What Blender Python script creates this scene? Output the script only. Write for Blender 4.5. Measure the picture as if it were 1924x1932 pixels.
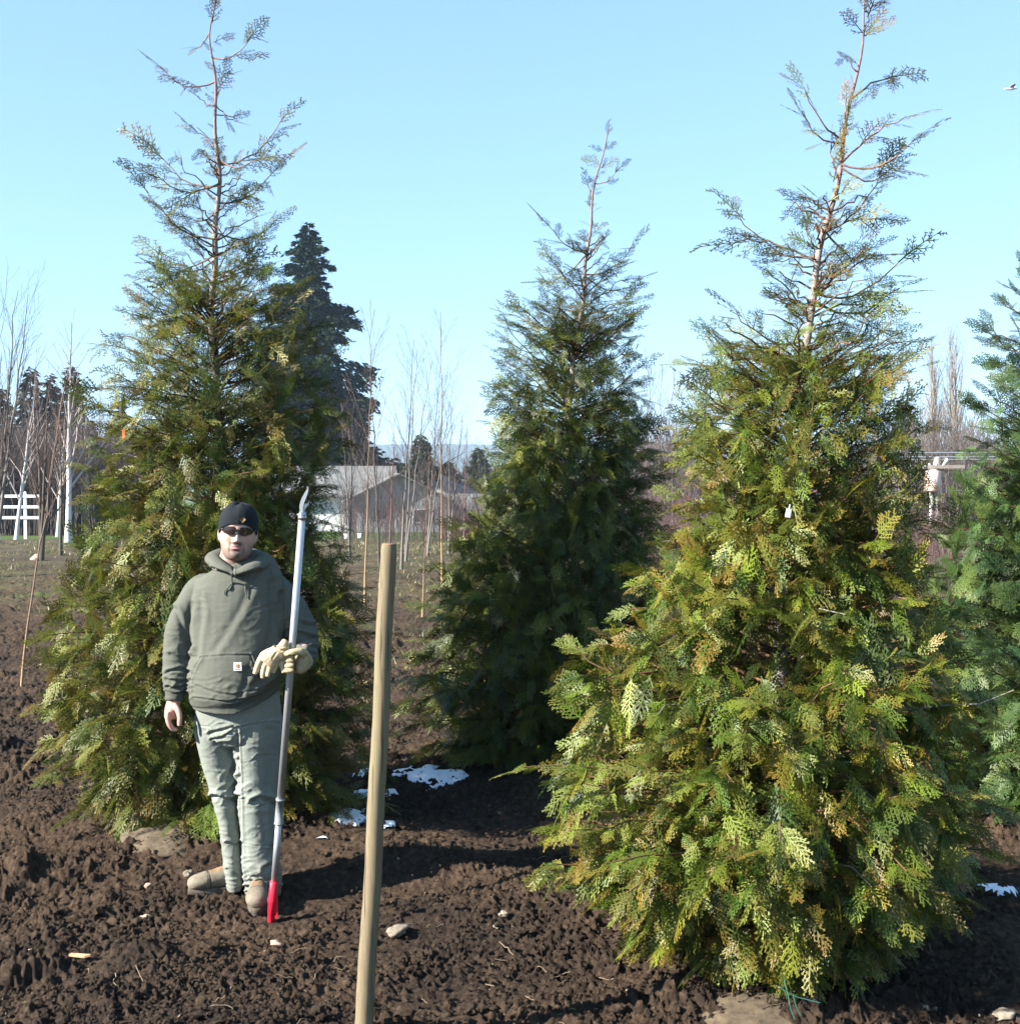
import bpy, math, random
import numpy as np
from mathutils import Vector, Matrix
for o in list(bpy.data.objects): bpy.data.objects.remove(o)
sc = bpy.context.scene
COL = sc.collection
R = math.radians
# ------------------------------------------------------------------ camera / sky / sun
CAMH = 1.93; F = 2332.0; PW, PH = 1924.0, 1932.0
PITCH = math.atan((966 - 890) / F)
cd = bpy.data.cameras.new('camera'); cam = bpy.data.objects.new('camera', cd); COL.objects.link(cam)
cam.location = (0, 0, CAMH); cam.rotation_euler = (R(90) - PITCH, 0, 0)
cd.sensor_fit = 'HORIZONTAL'; cd.sensor_width = 36; cd.lens = 36 * F / PW
cd.clip_start = 0.05; cd.clip_end = 9000
sc.camera = cam
SUN_AZ = R(247); SUN_EL = R(30)
w = bpy.data.worlds.new('World'); sc.world = w; w.use_nodes = True
nt = w.node_tree; nt.nodes.clear()
sky = nt.nodes.new('ShaderNodeTexSky'); sky.sky_type = 'NISHITA'; sky.sun_disc = False
sky.sun_elevation = SUN_EL; sky.sun_rotation = SUN_AZ
sky.air_density = 1.0; sky.dust_density = 0.0; sky.ozone_density = 2.5; sky.altitude = 50
bg = nt.nodes.new('ShaderNodeBackground'); bg.inputs[1].default_value = 0.079
wo = nt.nodes.new('ShaderNodeOutputWorld')
gm = nt.nodes.new('ShaderNodeGamma'); gm.inputs[1].default_value = .5
tn = nt.nodes.new('ShaderNodeMix'); tn.data_type = 'RGBA'; tn.blend_type = 'MULTIPLY'; tn.inputs[0].default_value = 1; tn.inputs[7].default_value = (1.13, 1.58, 2.0, 1); tn.clamp_result = False
nt.links.new(sky.outputs[0], gm.inputs[0]); nt.links.new(gm.outputs[0], tn.inputs[6]); nt.links.new(tn.outputs[2], bg.inputs[0]); nt.links.new(bg.outputs[0], wo.inputs[0])
sl = bpy.data.lights.new('sun', 'SUN'); so = bpy.data.objects.new('sun', sl); COL.objects.link(so)
sl.energy = 5.0; sl.angle = R(0.5); sl.color = (1.0, 0.955, 0.87)
sdir = Vector((math.sin(SUN_AZ) * math.cos(SUN_EL), math.cos(SUN_AZ) * math.cos(SUN_EL), math.sin(SUN_EL)))
so.rotation_euler = (-sdir).to_track_quat('-Z', 'Y').to_euler(); so.location = (-10, -4, 12)
sc.view_settings.view_transform = 'Standard'; sc.view_settings.look = 'None'
sc.view_settings.exposure = 1.95; sc.view_settings.gamma = 1
sc.cycles.max_bounces = 6; sc.cycles.transparent_max_bounces = 8

# ------------------------------------------------------------------ helpers
def at(px, py, Y):
    u = (px - PW / 2) / F; v = (PH / 2 - py) / F
    dy = math.cos(PITCH) + v * math.sin(PITCH); dz = -math.sin(PITCH) + v * math.cos(PITCH)
    k = Y / dy
    return Vector((u * k, Y, CAMH + dz * k))
def hash2(ix, iy, s):
    h = (ix * 374761393 + iy * 668265263 + s * 974634777) & 0xffffffff
    h = ((h ^ (h >> 13)) * 1274126177) & 0xffffffff
    return ((h ^ (h >> 16)) & 0xffff) / 65535.0
def vnoise(x, y, s=0):
    x = np.asarray(x, float); y = np.asarray(y, float)
    ix = np.floor(x).astype(np.int64); iy = np.floor(y).astype(np.int64)
    fx = x - ix; fy = y - iy
    fx = fx * fx * (3 - 2 * fx); fy = fy * fy * (3 - 2 * fy)
    a = hash2(ix, iy, s); b = hash2(ix + 1, iy, s); c = hash2(ix, iy + 1, s); d = hash2(ix + 1, iy + 1, s)
    return (a + (b - a) * fx) * (1 - fy) + (c + (d - c) * fx) * fy
def rnoise(x, y, s=0):      # rotated to hide the lattice
    return vnoise(x * .83 + y * .56, -x * .56 + y * .83, s) * .5 + vnoise(x * .45 - y * .89 + 7.3, x * .89 + y * .45 + 3.1, s + 9) * .5
def sstep(a, b, x):
    t = np.clip((x - a) / (b - a), 0, 1); return t * t * (3 - 2 * t)
MOUNDS = [(-1.45, 6.5, .12, .55), (.36, 8.05, .12, .6), (1.0, 4.6, .05, .45), (3.2, 7.0, .12, .6)]
def ground_base(x, y):
    x = np.asarray(x, float); y = np.asarray(y, float)
    z = -2.3 * sstep(15, 95, y) - 14 * sstep(110, 700, y)
    near = sstep(30, 12, y)
    z = z + near * (.10 * (rnoise(x * .9, y * 1.3, 3) - .5) * 2 + .12 * (np.abs(rnoise(x * .8 + .45 * y, y * 2.0 - .35 * x, 5) - .5) * -2 + .25))
    # a ploughed furrow crossing at the left
    z = z + .22 * np.exp(-((y - 16.2 - .08 * x) / .7) ** 2) * sstep(-1, -4, x) - .12 * np.exp(-((y - 17.6 - .08 * x) / .8) ** 2) * sstep(-1, -4, x)
    for mx, my, mh, mr in MOUNDS:
        z = z + mh * np.exp(-(((x - mx) ** 2 + (y - my) ** 2) / mr ** 2))
    # trodden flat where the man stands
    k = np.exp(-(((x + 1.15) / .5) ** 2 + ((y - 5.5) / .35) ** 2))
    return z * (1 - k)
def gz(x, y): return float(ground_base(x, y))
def hitg(px, py):           # a pixel on the ground
    lo, hi = 2.0, 900.0
    for _ in range(50):
        m = (lo + hi) / 2; p = at(px, py, m)
        if p.z > gz(p.x, m): lo = m
        else: hi = m
    p = at(px, py, lo); return Vector((p.x, lo, gz(p.x, lo)))

def mesh_obj(name, V, Fq, mat=None, parent=None, col=None, smooth=True, tri=None):
    V = np.asarray(V, np.float32); me = bpy.data.meshes.new(name)
    Fq = np.asarray(Fq, np.int32).reshape(-1, 4) if Fq is not None and len(Fq) else np.zeros((0, 4), np.int32)
    T = np.asarray(tri, np.int32).reshape(-1, 3) if tri is not None and len(tri) else np.zeros((0, 3), np.int32)
    nl = Fq.size + T.size; nf = len(Fq) + len(T)
    me.vertices.add(len(V)); me.vertices.foreach_set('co', V.ravel())
    me.loops.add(nl); me.loops.foreach_set('vertex_index', np.concatenate([Fq.ravel(), T.ravel()]))
    me.polygons.add(nf)
    st = np.concatenate([np.arange(len(Fq)) * 4, Fq.size + np.arange(len(T)) * 3]).astype(np.int32)
    me.polygons.foreach_set('loop_start', st)
    me.polygons.foreach_set('use_smooth', np.full(nf, smooth))
    me.update(calc_edges=True); me.validate()
    if col is not None:
        a = me.color_attributes.new('Col', 'FLOAT_COLOR', 'POINT')
        c = np.ones((len(V), 4), np.float32); c[:, :3] = col; a.data.foreach_set('color', c.ravel())
    if mat: me.materials.append(mat)
    o = bpy.data.objects.new(name, me); COL.objects.link(o)
    if parent: o.parent = parent
    return o
def tag(o, label=None, cat=None, group=None, kind=None):
    if label: o['label'] = label
    if cat: o['category'] = cat
    if group: o['group'] = group
    if kind: o['kind'] = kind
    return o
def empty(name, loc=(0, 0, 0)):
    o = bpy.data.objects.new(name, None); COL.objects.link(o); o.location = loc; o.empty_display_size = .1; return o
def reparent(o, root):      # o was built in world space, root sits at its base
    o.parent = root; o.location = Vector(o.location) - Vector(root.location); return o
def copy_tree(o, parent=None):
    c = o.copy(); COL.objects.link(c); c.parent = parent
    for ch in list(o.children): copy_tree(ch, c)
    return c
class MB:
    def __init__(s): s.V = []; s.Q = []; s.T = []; s.C = []; s.n = 0
    def add(s, V, Q=None, T=None, c=None):
        V = np.asarray(V, float).reshape(-1, 3)
        if Q is not None and len(Q): s.Q.append(np.asarray(Q, int) + s.n)
        if T is not None and len(T): s.T.append(np.asarray(T, int) + s.n)
        s.V.append(V); s.C.append(np.tile(np.asarray(c if c is not None else (1, 1, 1), float), (len(V), 1)) if c is None or np.ndim(c) == 1 else np.asarray(c)); s.n += len(V)
    def box(s, c, d, rot=None, col=None):
        x, y, z = [k / 2 for k in d]
        V = np.array([(-x, -y, -z), (x, -y, -z), (x, y, -z), (-x, y, -z), (-x, -y, z), (x, -y, z), (x, y, z), (-x, y, z)])
        if rot is not None: V = V @ np.array(rot).T
        s.add(V + np.array(c), [(0, 3, 2, 1), (4, 5, 6, 7), (0, 1, 5, 4), (1, 2, 6, 5), (2, 3, 7, 6), (3, 0, 4, 7)], c=col)
    def tube(s, P, rad, n=8, caps=True, col=None, up=None, flat=1.0):
        V, Q, T = tube_arr(P, rad, n, caps, up, flat); s.add(V, Q, T, c=col)
    def build(s, name, mat=None, parent=None, smooth=True, col=False):
        V = np.concatenate(s.V)
        return mesh_obj(name, V, np.concatenate(s.Q) if s.Q else None, mat, parent, np.concatenate(s.C) if col else None, smooth, np.concatenate(s.T) if s.T else None)
def tube_arr(P, rad, n=8, caps=True, up=None, flat=1.0):
    P = np.array([tuple(p) for p in P], float); m = len(P)
    rad = np.broadcast_to(np.asarray(rad, float), (m,) if np.ndim(rad) < 2 else (m, 2))
    if rad.ndim == 1: rad = np.stack([rad, rad * flat], 1)
    T = np.gradient(P, axis=0); T /= np.linalg.norm(T, axis=1)[:, None] + 1e-9
    u = np.array(up if up is not None else ((0, 1, 0) if abs(T[0][1]) < .8 else (1, 0, 0)), float)
    V = []
    a = np.arange(n) / n * 2 * math.pi
    for i in range(m):
        b = u - T[i] * (u @ T[i]); b /= np.linalg.norm(b) + 1e-9
        if up is None: u = b
        s_ = np.cross(b, T[i])
        V.append(P[i] + rad[i, 0] * np.cos(a)[:, None] * s_ + rad[i, 1] * np.sin(a)[:, None] * b)
    V = np.concatenate(V)
    i = np.arange(m - 1)[:, None] * n; j = np.arange(n)[None]; k = (j + 1) % n
    Q = np.stack([i + j, i + k, i + n + k, i + n + j], -1).reshape(-1, 4)
    Tt = []
    if caps:
        V = np.concatenate([V, P[:1], P[-1:]]); c0 = m * n; c1 = c0 + 1
        for q in range(n):
            Tt.append((c0, (q + 1) % n, q)); Tt.append((c1, (m - 1) * n + q, (m - 1) * n + (q + 1) % n))
    return V, Q, Tt
def smooth_path(P, k=6):
    P = np.array([tuple(p) for p in P], float); n = len(P)
    out = []
    for i in range(n - 1):
        p0, p1, p2, p3 = P[max(i - 1, 0)], P[i], P[i + 1], P[min(i + 2, n - 1)]
        for t in np.arange(k) / k:
            out.append(.5 * ((2 * p1) + (p2 - p0) * t + (2 * p0 - 5 * p1 + 4 * p2 - p3) * t * t + (3 * p1 - p0 - 3 * p2 + p3) * t ** 3))
    out.append(P[-1]); return np.array(out)

# ------------------------------------------------------------------ materials
def new_mat(name):
    m = bpy.data.materials.new(name); m.use_nodes = True; n = m.node_tree; b = n.nodes['Principled BSDF']; return m, n, b
def N(n, t, **kw):
    x = n.nodes.new(t)
    for k, v in kw.items():
        if k in x.inputs.keys(): x.inputs[k].default_value = v
        else: setattr(x, k, v)
    return x
def coords(n, scale=(1, 1, 1)):
    tc = N(n, 'ShaderNodeTexCoord'); mp = N(n, 'ShaderNodeMapping'); mp.inputs['Scale'].default_value = scale
    n.links.new(tc.outputs['Object'], mp.inputs[0]); return mp.outputs[0]
def noise(n, vec, scale, detail=4, rough=.6):
    x = N(n, 'ShaderNodeTexNoise'); x.inputs['Scale'].default_value = scale; x.inputs['Detail'].default_value = detail; x.inputs['Roughness'].default_value = rough
    if vec: n.links.new(vec, x.inputs['Vector'])
    return x.outputs['Fac']
def ramp(n, fac, stops):
    r = N(n, 'ShaderNodeValToRGB'); e = r.color_ramp.elements
    while len(e) < len(stops): e.new(.5)
    for el, (p, c) in zip(e, stops): el.position = p; el.color = (*c, 1) if len(c) == 3 else c
    n.links.new(fac, r.inputs[0]); return r.outputs[0]
def mixc(n, fac, a, b, mode='MIX'):
    m = N(n, 'ShaderNodeMix'); m.data_type = 'RGBA'; m.blend_type = mode
    for s, i in ((fac, 0), (a, 6), (b, 7)):
        if hasattr(s, 'is_linked') or hasattr(s, 'links'): n.links.new(s, m.inputs[i])
        else: m.inputs[i].default_value = s if i == 0 else (*s, 1)
    return m.outputs[2]
def bump(n, b, h, strength=.5, dist=.01):
    x = N(n, 'ShaderNodeBump'); x.inputs['Strength'].default_value = strength; x.inputs['Distance'].default_value = dist
    n.links.new(h, x.inputs['Height']); n.links.new(x.outputs[0], b.inputs['Normal'])
def mat_simple(name, c1, c2, scale=20, rough=.8, bs=.3, bd=.005, vscale=(1, 1, 1), metal=0, spec=.4, detail=5):
    m, n, b = new_mat(name); v = coords(n, vscale); f = noise(n, v, scale, detail)
    n.links.new(ramp(n, f, [(.3, c1), (.7, c2)]), b.inputs['Base Color'])
    b.inputs['Roughness'].default_value = rough; b.inputs['Metallic'].default_value = metal; b.inputs['Specular IOR Level'].default_value = spec
    if bs: bump(n, b, f, bs, bd)
    return m
def mat_vcol(name, rough=.6, trans=0, vary=0, spec=.3, vscale=30, bs=0, bd=.004):
    m, n, b = new_mat(name); a = N(n, 'ShaderNodeVertexColor'); a.layer_name = 'Col'; c = a.outputs[0]
    if vary:
        f = noise(n, coords(n), vscale, 4); c = mixc(n, vary, c, ramp(n, f, [(.25, (.35, .35, .35)), (.75, (1.4, 1.4, 1.4))]), 'MULTIPLY')
        if bs: bump(n, b, f, bs, bd)
    n.links.new(c, b.inputs['Base Color']); b.inputs['Roughness'].default_value = rough; b.inputs['Specular IOR Level'].default_value = spec
    if trans:
        t = N(n, 'ShaderNodeBsdfTranslucent'); n.links.new(c, t.inputs[0]); mx = N(n, 'ShaderNodeMixShader'); mx.inputs[0].default_value = trans
        n.links.new(b.outputs[0], mx.inputs[1]); n.links.new(t.outputs[0], mx.inputs[2]); n.links.new(mx.outputs[0], n.nodes['Material Output'].inputs[0])
    return m
M = {}
M['leaf'] = mat_vcol('cedar_foliage', .46, .30, 0, .32)
M['farleaf'] = mat_vcol('far_foliage', .8, .1, 0, .1)
M['bark'] = mat_vcol('pale_bark', .85, 0, .5, .2, 60, .4)
M['twig'] = mat_vcol('bare_twigs', .85, 0, 0, .1)
M['alu'] = mat_simple('aluminium', (.42, .42, .43), (.56, .56, .57), 8, .42, .05, .001, (30, 30, 1), .75)
M['steel'] = mat_simple('steel', (.35, .35, .38), (.6, .6, .63), 30, .35, .1, .001, metal=.9)
M['red'] = mat_simple('red_plastic', (.6, .012, .03), (.72, .02, .045), 20, .4, .05, .001)
M['greyplastic'] = mat_simple('grey_plastic', (.16, .17, .17), (.25, .26, .26), 40, .6)
M['white'] = mat_simple('white_paint', (.6, .6, .58), (.82, .82, .8), 4, .6, .1)
M['roof'] = mat_simple('shingles', (.10, .10, .095), (.17, .17, .16), 2.5, .9, .2)
M['siding'] = mat_simple('siding', (.24, .25, .25), (.32, .33, .33), 1.5, .8, .1)
M['glass'] = mat_simple('window_glass', (.03, .04, .05), (.06, .07, .08), 2, .1, 0)

# soil and field
def mat_ground():
    m, n, b = new_mat('soil_and_grass'); v = coords(n)
    f1 = noise(n, v, 1.1, 5); f2 = noise(n, v, 28, 6, .7); f3 = noise(n, v, 110, 3, .7)
    soil = ramp(n, f2, [(.25, (.020, .014, .010)), (.5, (.064, .045, .031)), (.68, (.135, .096, .064)), (.85, (.23, .17, .12))])
    wet = ramp(n, f1, [(.38, (.62, .60, .62)), (.62, (1.08, 1.0, .93))])
    soil = mixc(n, 1.0, soil, wet, 'MULTIPLY')
    soil = mixc(n, ramp(n, f3, [(.66, (0, 0, 0)), (.78, (.6, .6, .6))]), soil, (.19, .155, .115))
    sx = N(n, 'ShaderNodeSeparateXYZ'); n.links.new(v, sx.inputs[0])
    def band(a, c, inv=False):
        mr = N(n, 'ShaderNodeMapRange'); mr.interpolation_type = 'SMOOTHSTEP'; mr.inputs[1].default_value = a; mr.inputs[2].default_value = c
        if inv: mr.inputs[3].default_value = 1; mr.inputs[4].default_value = 0
        n.links.new(sx.outputs[1], mr.inputs[0]); return mr.outputs[0]
    def mul(a, c, op='MULTIPLY'):
        x = N(n, 'ShaderNodeMath', operation=op); n.links.new(a, x.inputs[0])
        if isinstance(c, (int, float)): x.inputs[1].default_value = c
        else: n.links.new(c, x.inputs[1])
        return x.outputs[0]
    g1 = noise(n, v, .35, 6, .65); g2 = noise(n, v, 6, 5, .7)
    dry = ramp(n, g2, [(.25, (.05, .038, .02)), (.5, (.10, .082, .04)), (.8, (.17, .145, .085))])
    green = ramp(n, g2, [(.2, (.035, .055, .012)), (.55, (.065, .10, .022)), (.85, (.12, .15, .05))])
    dm = mul(band(12, 24), ramp(n, g1, [(.44, (.15, .15, .15)), (.6, (.8, .8, .8))]))
    c = mixc(n, dm, soil, dry)
    gm = mul(band(56, 66), ramp(n, g1, [(.2, (.3, .3, .3)), (.4, (1, 1, 1))]))
    gm2 = mul(mul(band(13, 17), band(34, 26, False)), ramp(n, noise(n, v, .9, 5), [(.58, (0, 0, 0)), (.68, (.7, .7, .7))]))
    c = mixc(n, mul(gm, gm2, 'MAXIMUM'), c, green)
    n.links.new(c, b.inputs['Base Color']); b.inputs['Roughness'].default_value = .95; b.inputs['Specular IOR Level'].default_value = .15
    fb = mul(f2, 1.0); fb = mul(fb, noise(n, v, 75, 6, .8), 'ADD'); fb = mul(fb, noise(n, v, 230, 3, .8), 'ADD'); bump(n, b, fb, .9, .014)
    return m
M['ground'] = mat_ground()
M['snow'] = mat_simple('snow', (.30, .27, .24), (.84, .86, .89), 26, .6, .6, .012)
M['snow'].node_tree.nodes['Color Ramp'].color_ramp.elements[0].position = .30; M['snow'].node_tree.nodes['Color Ramp'].color_ramp.elements[1].position = .40

# ------------------------------------------------------------------ the setting
def build_ground():
    ds = [1.2]
    while ds[-1] < 2600: d = ds[-1]; ds.append(d + max(.0095, .0088 * (d / 5) ** 1.5) if d > 3.3 else d + .05)
    ds = np.array(ds)
    us = np.concatenate([np.linspace(-1.6, -.5, 90, endpoint=False), np.linspace(-.5, .5, 760), np.linspace(.5, 1.6, 91)[1:]])
    D, U = np.meshgrid(ds, us, indexing='ij'); X = U * D; Y = D
    Z = ground_base(X, Y)
    fade = sstep(40, 9, Y)
    wX = X + .05 * (rnoise(X * 9, Y * 9, 51) - .5) + .02 * (rnoise(X * 25, Y * 25, 52) - .5); wY = Y + .05 * (rnoise(X * 9 + 5, Y * 9, 53) - .5) + .02 * (rnoise(X * 25 + 5, Y * 25, 54) - .5)
    bl = lambda f, s: 1 - np.abs(vnoise(wX * f * .8 + wY * f * .6, wY * f * .8 - wX * f * .6, s) * 2 - 1)
    n1, n2, n3, n4 = bl(13, 11), bl(29, 12), bl(61, 13), rnoise(wX * 110, wY * 110, 17)
    amp = .25 + 1.35 * sstep(.32, .68, rnoise(X * 1.5, Y * 1.9, 15)); amp2 = .5 + .9 * sstep(.3, .7, rnoise(X * 4, Y * 4, 19))
    lumps = np.maximum(0, rnoise(wX * 7, wY * 7, 16) - .56) * 5
    Z = Z + fade * (amp * (.034 * n1 * n2 + .028 * (1 - n1) * (1 - n2)) + amp2 * (.022 * n2 * n3 + .010 * n3 + .007 * n4) + .030 * lumps * amp - .024)
    nr, nc = D.shape
    i = np.arange(nr - 1)[:, None] * nc; j = np.arange(nc - 1)[None]
    Q = np.stack([i + j, i + j + 1, i + nc + j + 1, i + nc + j], -1).reshape(-1, 4)
    o = mesh_obj('ground', np.stack([X, Y, Z], -1).reshape(-1, 3), Q, M['ground'])
    tag(o, kind='structure')
    g = mesh_obj('field', *grid(-300, 300, -60, 120, 60, 40, lambda x, y: ground_base(x, y) - .25), M['ground']); tag(g, kind='structure')
def grid(x0, x1, y0, y1, nx, ny, zf):
    X, Y = np.meshgrid(np.linspace(x0, x1, nx), np.linspace(y0, y1, ny)); Z = zf(X, Y)
    i = np.arange(ny - 1)[:, None] * nx; j = np.arange(nx - 1)[None]
    return np.stack([X, Y, Z], -1).reshape(-1, 3), np.stack([i + j, i + j + 1, i + nx + j + 1, i + nx + j], -1).reshape(-1, 4)
build_ground()

rng = np.random.default_rng(7)
def clods():
    b = MB(); b0 = ico(1); b1 = ico(2)
    for k in range(17000):
        y = 3.9 + 6.0 * rng.random() ** 1.4; x = (rng.random() - .5) * 1.05 * y
        big = k % 16 == 0; s = (.010 + .024 * rng.random() ** 3) if big else (.003 + .009 * rng.random() ** 2)
        if (x + 1.1) ** 2 + (y - 5.45) ** 2 < .16: continue
        if rnoise(x * 1.3, y * 1.3, 33) < .38 + .12 * rng.random(): continue
        B = b1 if big else b0
        V = B[0] * (1 + (.7 if big else .5) * (rng.random((len(B[0]), 1)) - .5)) * np.array([1, .9, .75]) * s * (.7 + .6 * rng.random(3))
        a_ = rng.random() * 6.28; V = np.stack([V[:, 0] * math.cos(a_) - V[:, 1] * math.sin(a_), V[:, 0] * math.sin(a_) + V[:, 1] * math.cos(a_), V[:, 2]], 1)
        b.add(V + np.array([x, y, gz(x, y) + .022 + .012 * rng.random()]), T=B[1])
    o = b.build('soil_clods', M['ground'], smooth=False); tag(o, kind='stuff'); tag(o, 'crumbs and clods of dark brown tilled soil', 'soil clods')
def ico0():
    V, T = ico(1) if False else ico(0 + 1); import bmesh
    bm = bmesh.new(); bmesh.ops.create_icosphere(bm, subdivisions=1, radius=1); V = np.array([v.co[:] for v in bm.verts]); T = np.array([[v.index for v in f.verts] for f in bm.faces]); bm.free(); return V, T
def ico(sub=1):
    import bmesh
    bm = bmesh.new(); bmesh.ops.create_icosphere(bm, subdivisions=sub, radius=1)
    V = np.array([v.co[:] for v in bm.verts]); T = np.array([[v.index for v in f.verts] for f in bm.faces]); bm.free(); return V, T
clods()

# snow lying between the trees
def snow_patch(cells, label, seed):
    b = MB()
    for (px, py, rx, ry) in cells:
        c = hitg(px, py); a = hitg(px - rx, py); k0 = hitg(px, py + ry); k1 = hitg(px, py - ry)
        wx = abs(c.x - a.x); wy = (k1.y - k0.y) / 2; cy = (k0.y + k1.y) / 2
        nx = max(12, int(wx * 2.6 / .014)); ny = max(12, int(wy * 2.6 / .014))
        def zf(X, Y):
            r = ((X - c.x) / wx) ** 2 + ((Y - cy) / wy) ** 2
            mk = 1.2 - r + 3.4 * (rnoise(X * 5, Y * 6, seed) - .5) + 1.6 * (rnoise(X * 22, Y * 18, seed + 1) - .5)
            return ground_base(X, Y) - .018 + .042 * np.clip(mk, 0, 1.0) ** .7 + .016 * rnoise(X * 16, Y * 16, 4) + .008 * rnoise(X * 50, Y * 50, 5)
        V, Q = grid(c.x - wx * 1.3, c.x + wx * 1.3, cy - wy * 1.3, cy + wy * 1.3, nx, ny, zf); V = np.array(V)
        X, Y = V[:, 0], V[:, 1]
        r = ((X - c.x) / wx) ** 2 + ((Y - cy) / wy) ** 2
        mk = 1.2 - r + 3.4 * (rnoise(X * 5, Y * 6, seed) - .5) + 1.6 * (rnoise(X * 22, Y * 18, seed + 1) - .5)
        keep = (mk[Q] > .02).all(axis=1)
        b.add(V, Q[keep])
    o = b.build('snow', M['snow']); tag(o, label, 'snow', kind='stuff')
snow_patch([(775, 1472, 85, 26), (830, 1482, 40, 14), (690, 1505, 26, 8)], 'bright sunlit snow left on the soil behind the wooden post', 21)
snow_patch([(648, 1550, 42, 17), (740, 1561, 22, 5)], 'blue shaded snow strip between the left cedar and the post', 25)
snow_patch([(1775, 1448, 38, 14), (1690, 1692, 30, 6), (1880, 1686, 26, 4), (1765, 1698, 16, 3), (1215, 1722, 22, 5)], 'thin snow remnants on the soil around the big right cedar', 29)

# ------------------------------------------------------------------ cedar foliage
def spray_template(seed, nsec=10, nter=6, ang=48, wid=.013, wide=.42, sparse=1.0, tl=1.0):
    """flat fern-like spray, unit length along +x; returns quads (k,4,3) and tip factor"""
    r = np.random.default_rng(seed); Qs = []; tipf = []
    def strip(p, d, L, w0, w1, tf):
        n_ = np.array([-d[1], d[0]]); e = p + d * L; m = p + d * L * .55
        Qs.append([p - n_ * w0 * .5, m - n_ * w1 * .5, e, m + n_ * w1 * .5] if w0 < w1 else [p - n_ * w0 * .5, e - n_ * w1 * .5, e + n_ * w1 * .5, p + n_ * w0 * .5]); tipf.append(tf)
    A = np.array
    ax = [A([0, 0])]
    th = 0
    for i in range(8): th += (r.random() - .5) * .10; ax.append(ax[-1] + A([math.cos(th), math.sin(th)]) / 8)
    for i in range(8): d = (ax[i + 1] - ax[i]) * 8; strip(ax[i], d, .13, wid * 1.3 * (1 - i / 12), wid * 1.2 * (1 - i / 12), i / 8 * .8)
    def axp(t): i = min(int(t * 8), 7); return ax[i] + (ax[i + 1] - ax[i]) * (t * 8 - i)
    for s in (-1, 1):
        for k in range(nsec):
            t = .06 + (k + (.5 if s > 0 else 0)) / nsec * .9
            if r.random() > sparse: continue
            L = (.12 + wide * (1 - t) ** .8) * (.75 + .45 * r.random()) * min(1, .45 + t * 4)
            a = R(ang + 12 * (r.random() - .5) - 12 * t) * s; d = A([math.cos(a), math.sin(a)]); p = axp(t)
            d2 = A([math.cos(a * .75), math.sin(a * .75)]); mid = p + d * L * .5
            strip(p, d, L * .5, wid * .9, wid * .8, t * .6 + .1); strip(mid, d2, L * .5, wid * .8, wid * .5, t * .6 + .3)
            nt_ = max(2, int(nter * L / .45))
            for q in range(nt_ + 1):
                tt = .15 + .85 * q / (nt_ + .5); pp = p + d * L * tt if tt < .5 else mid + d2 * L * (tt - .5)
                for s2 in (-1, 1):
                    if r.random() < .12: continue
                    l = tl * (L * (.30 - .14 * tt) * (.7 + .6 * r.random()) + .012)
                    b_ = a * (1 if tt < .5 else .75) + s2 * R(30 + 12 * r.random()); strip(pp, A([math.cos(b_), math.sin(b_)]), l, wid * .65, wid * 1.0, .4 + .6 * max(t, tt))
    Q = np.array(Qs); V = np.zeros((len(Q) * 4, 3)); V[:, :2] = Q.reshape(-1, 2)
    V[:, 2] = -.25 * np.abs(V[:, 1]) ** 1.5 + .012 * (r.random(len(V)) - .5)
    return V, np.repeat(np.array(tipf), 4)
SPR = [spray_template(i, 8, 4, 46, .029, .36, .92, .8) for i in range(8)]
SPR_OPEN = [spray_template(20 + i, 7, 2, 48, .024, .30, .85, 1.2) for i in range(8)]
SPR_FINE = [spray_template(40 + i, 9, 3, 58, .034) for i in range(5)]

def place_sprays(inst, templates, rg, palette, name, parent, mat):
    """inst: dict of arrays o(n,3), T, Nn, s, droop, c(n,3), bz(n)"""
    Vs = []; Cs = []; n = len(inst['s']); pick = rg.integers(0, len(templates), n)
    for j, (TV, tf) in enumerate(templates):
        k = np.where(pick == j)[0]
        if not len(k): continue
        T = inst['T'][k]; T = T / np.linalg.norm(T, axis=1)[:, None]
        Nn = inst['N'][k]; Nn = Nn - T * (Nn * T).sum(1)[:, None]; Nn /= np.linalg.norm(Nn, axis=1)[:, None] + 1e-9
        S = np.cross(Nn, T); s = inst['s'][k][:, None, None]
        mir = np.where(rg.random(len(k)) < .5, -1, 1)[:, None]
        x = TV[None, :, 0:1]; y = TV[None, :, 1:2] * mir[:, :, None]; z = TV[None, :, 2:3]
        P = inst['o'][k][:, None] + s * (x * T[:, None] + y * S[:, None] + z * Nn[:, None])
        P[:, :, 2] -= (inst['dr'][k][:, None] * inst['s'][k][:, None]) * (TV[None, :, 0] ** 2 + .5 * TV[None, :, 1] ** 2)
        c = inst['c'][k][:, None]; bz = (inst['bz'][k][:, None] * np.clip(tf - .35, 0, 1)[None])[:, :, None] * 1.5; bz = np.clip(bz, 0, 1)
        C = c * (1 - bz) + np.array(palette['bronze'])[None, None] * bz
        Vs.append(P.reshape(-1, 3)); Cs.append(C.reshape(-1, 3))
    V = np.concatenate(Vs); C = np.concatenate(Cs)
    return mesh_obj(name, V, np.arange(len(V)).reshape(-1, 4), mat, parent, C)

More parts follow.
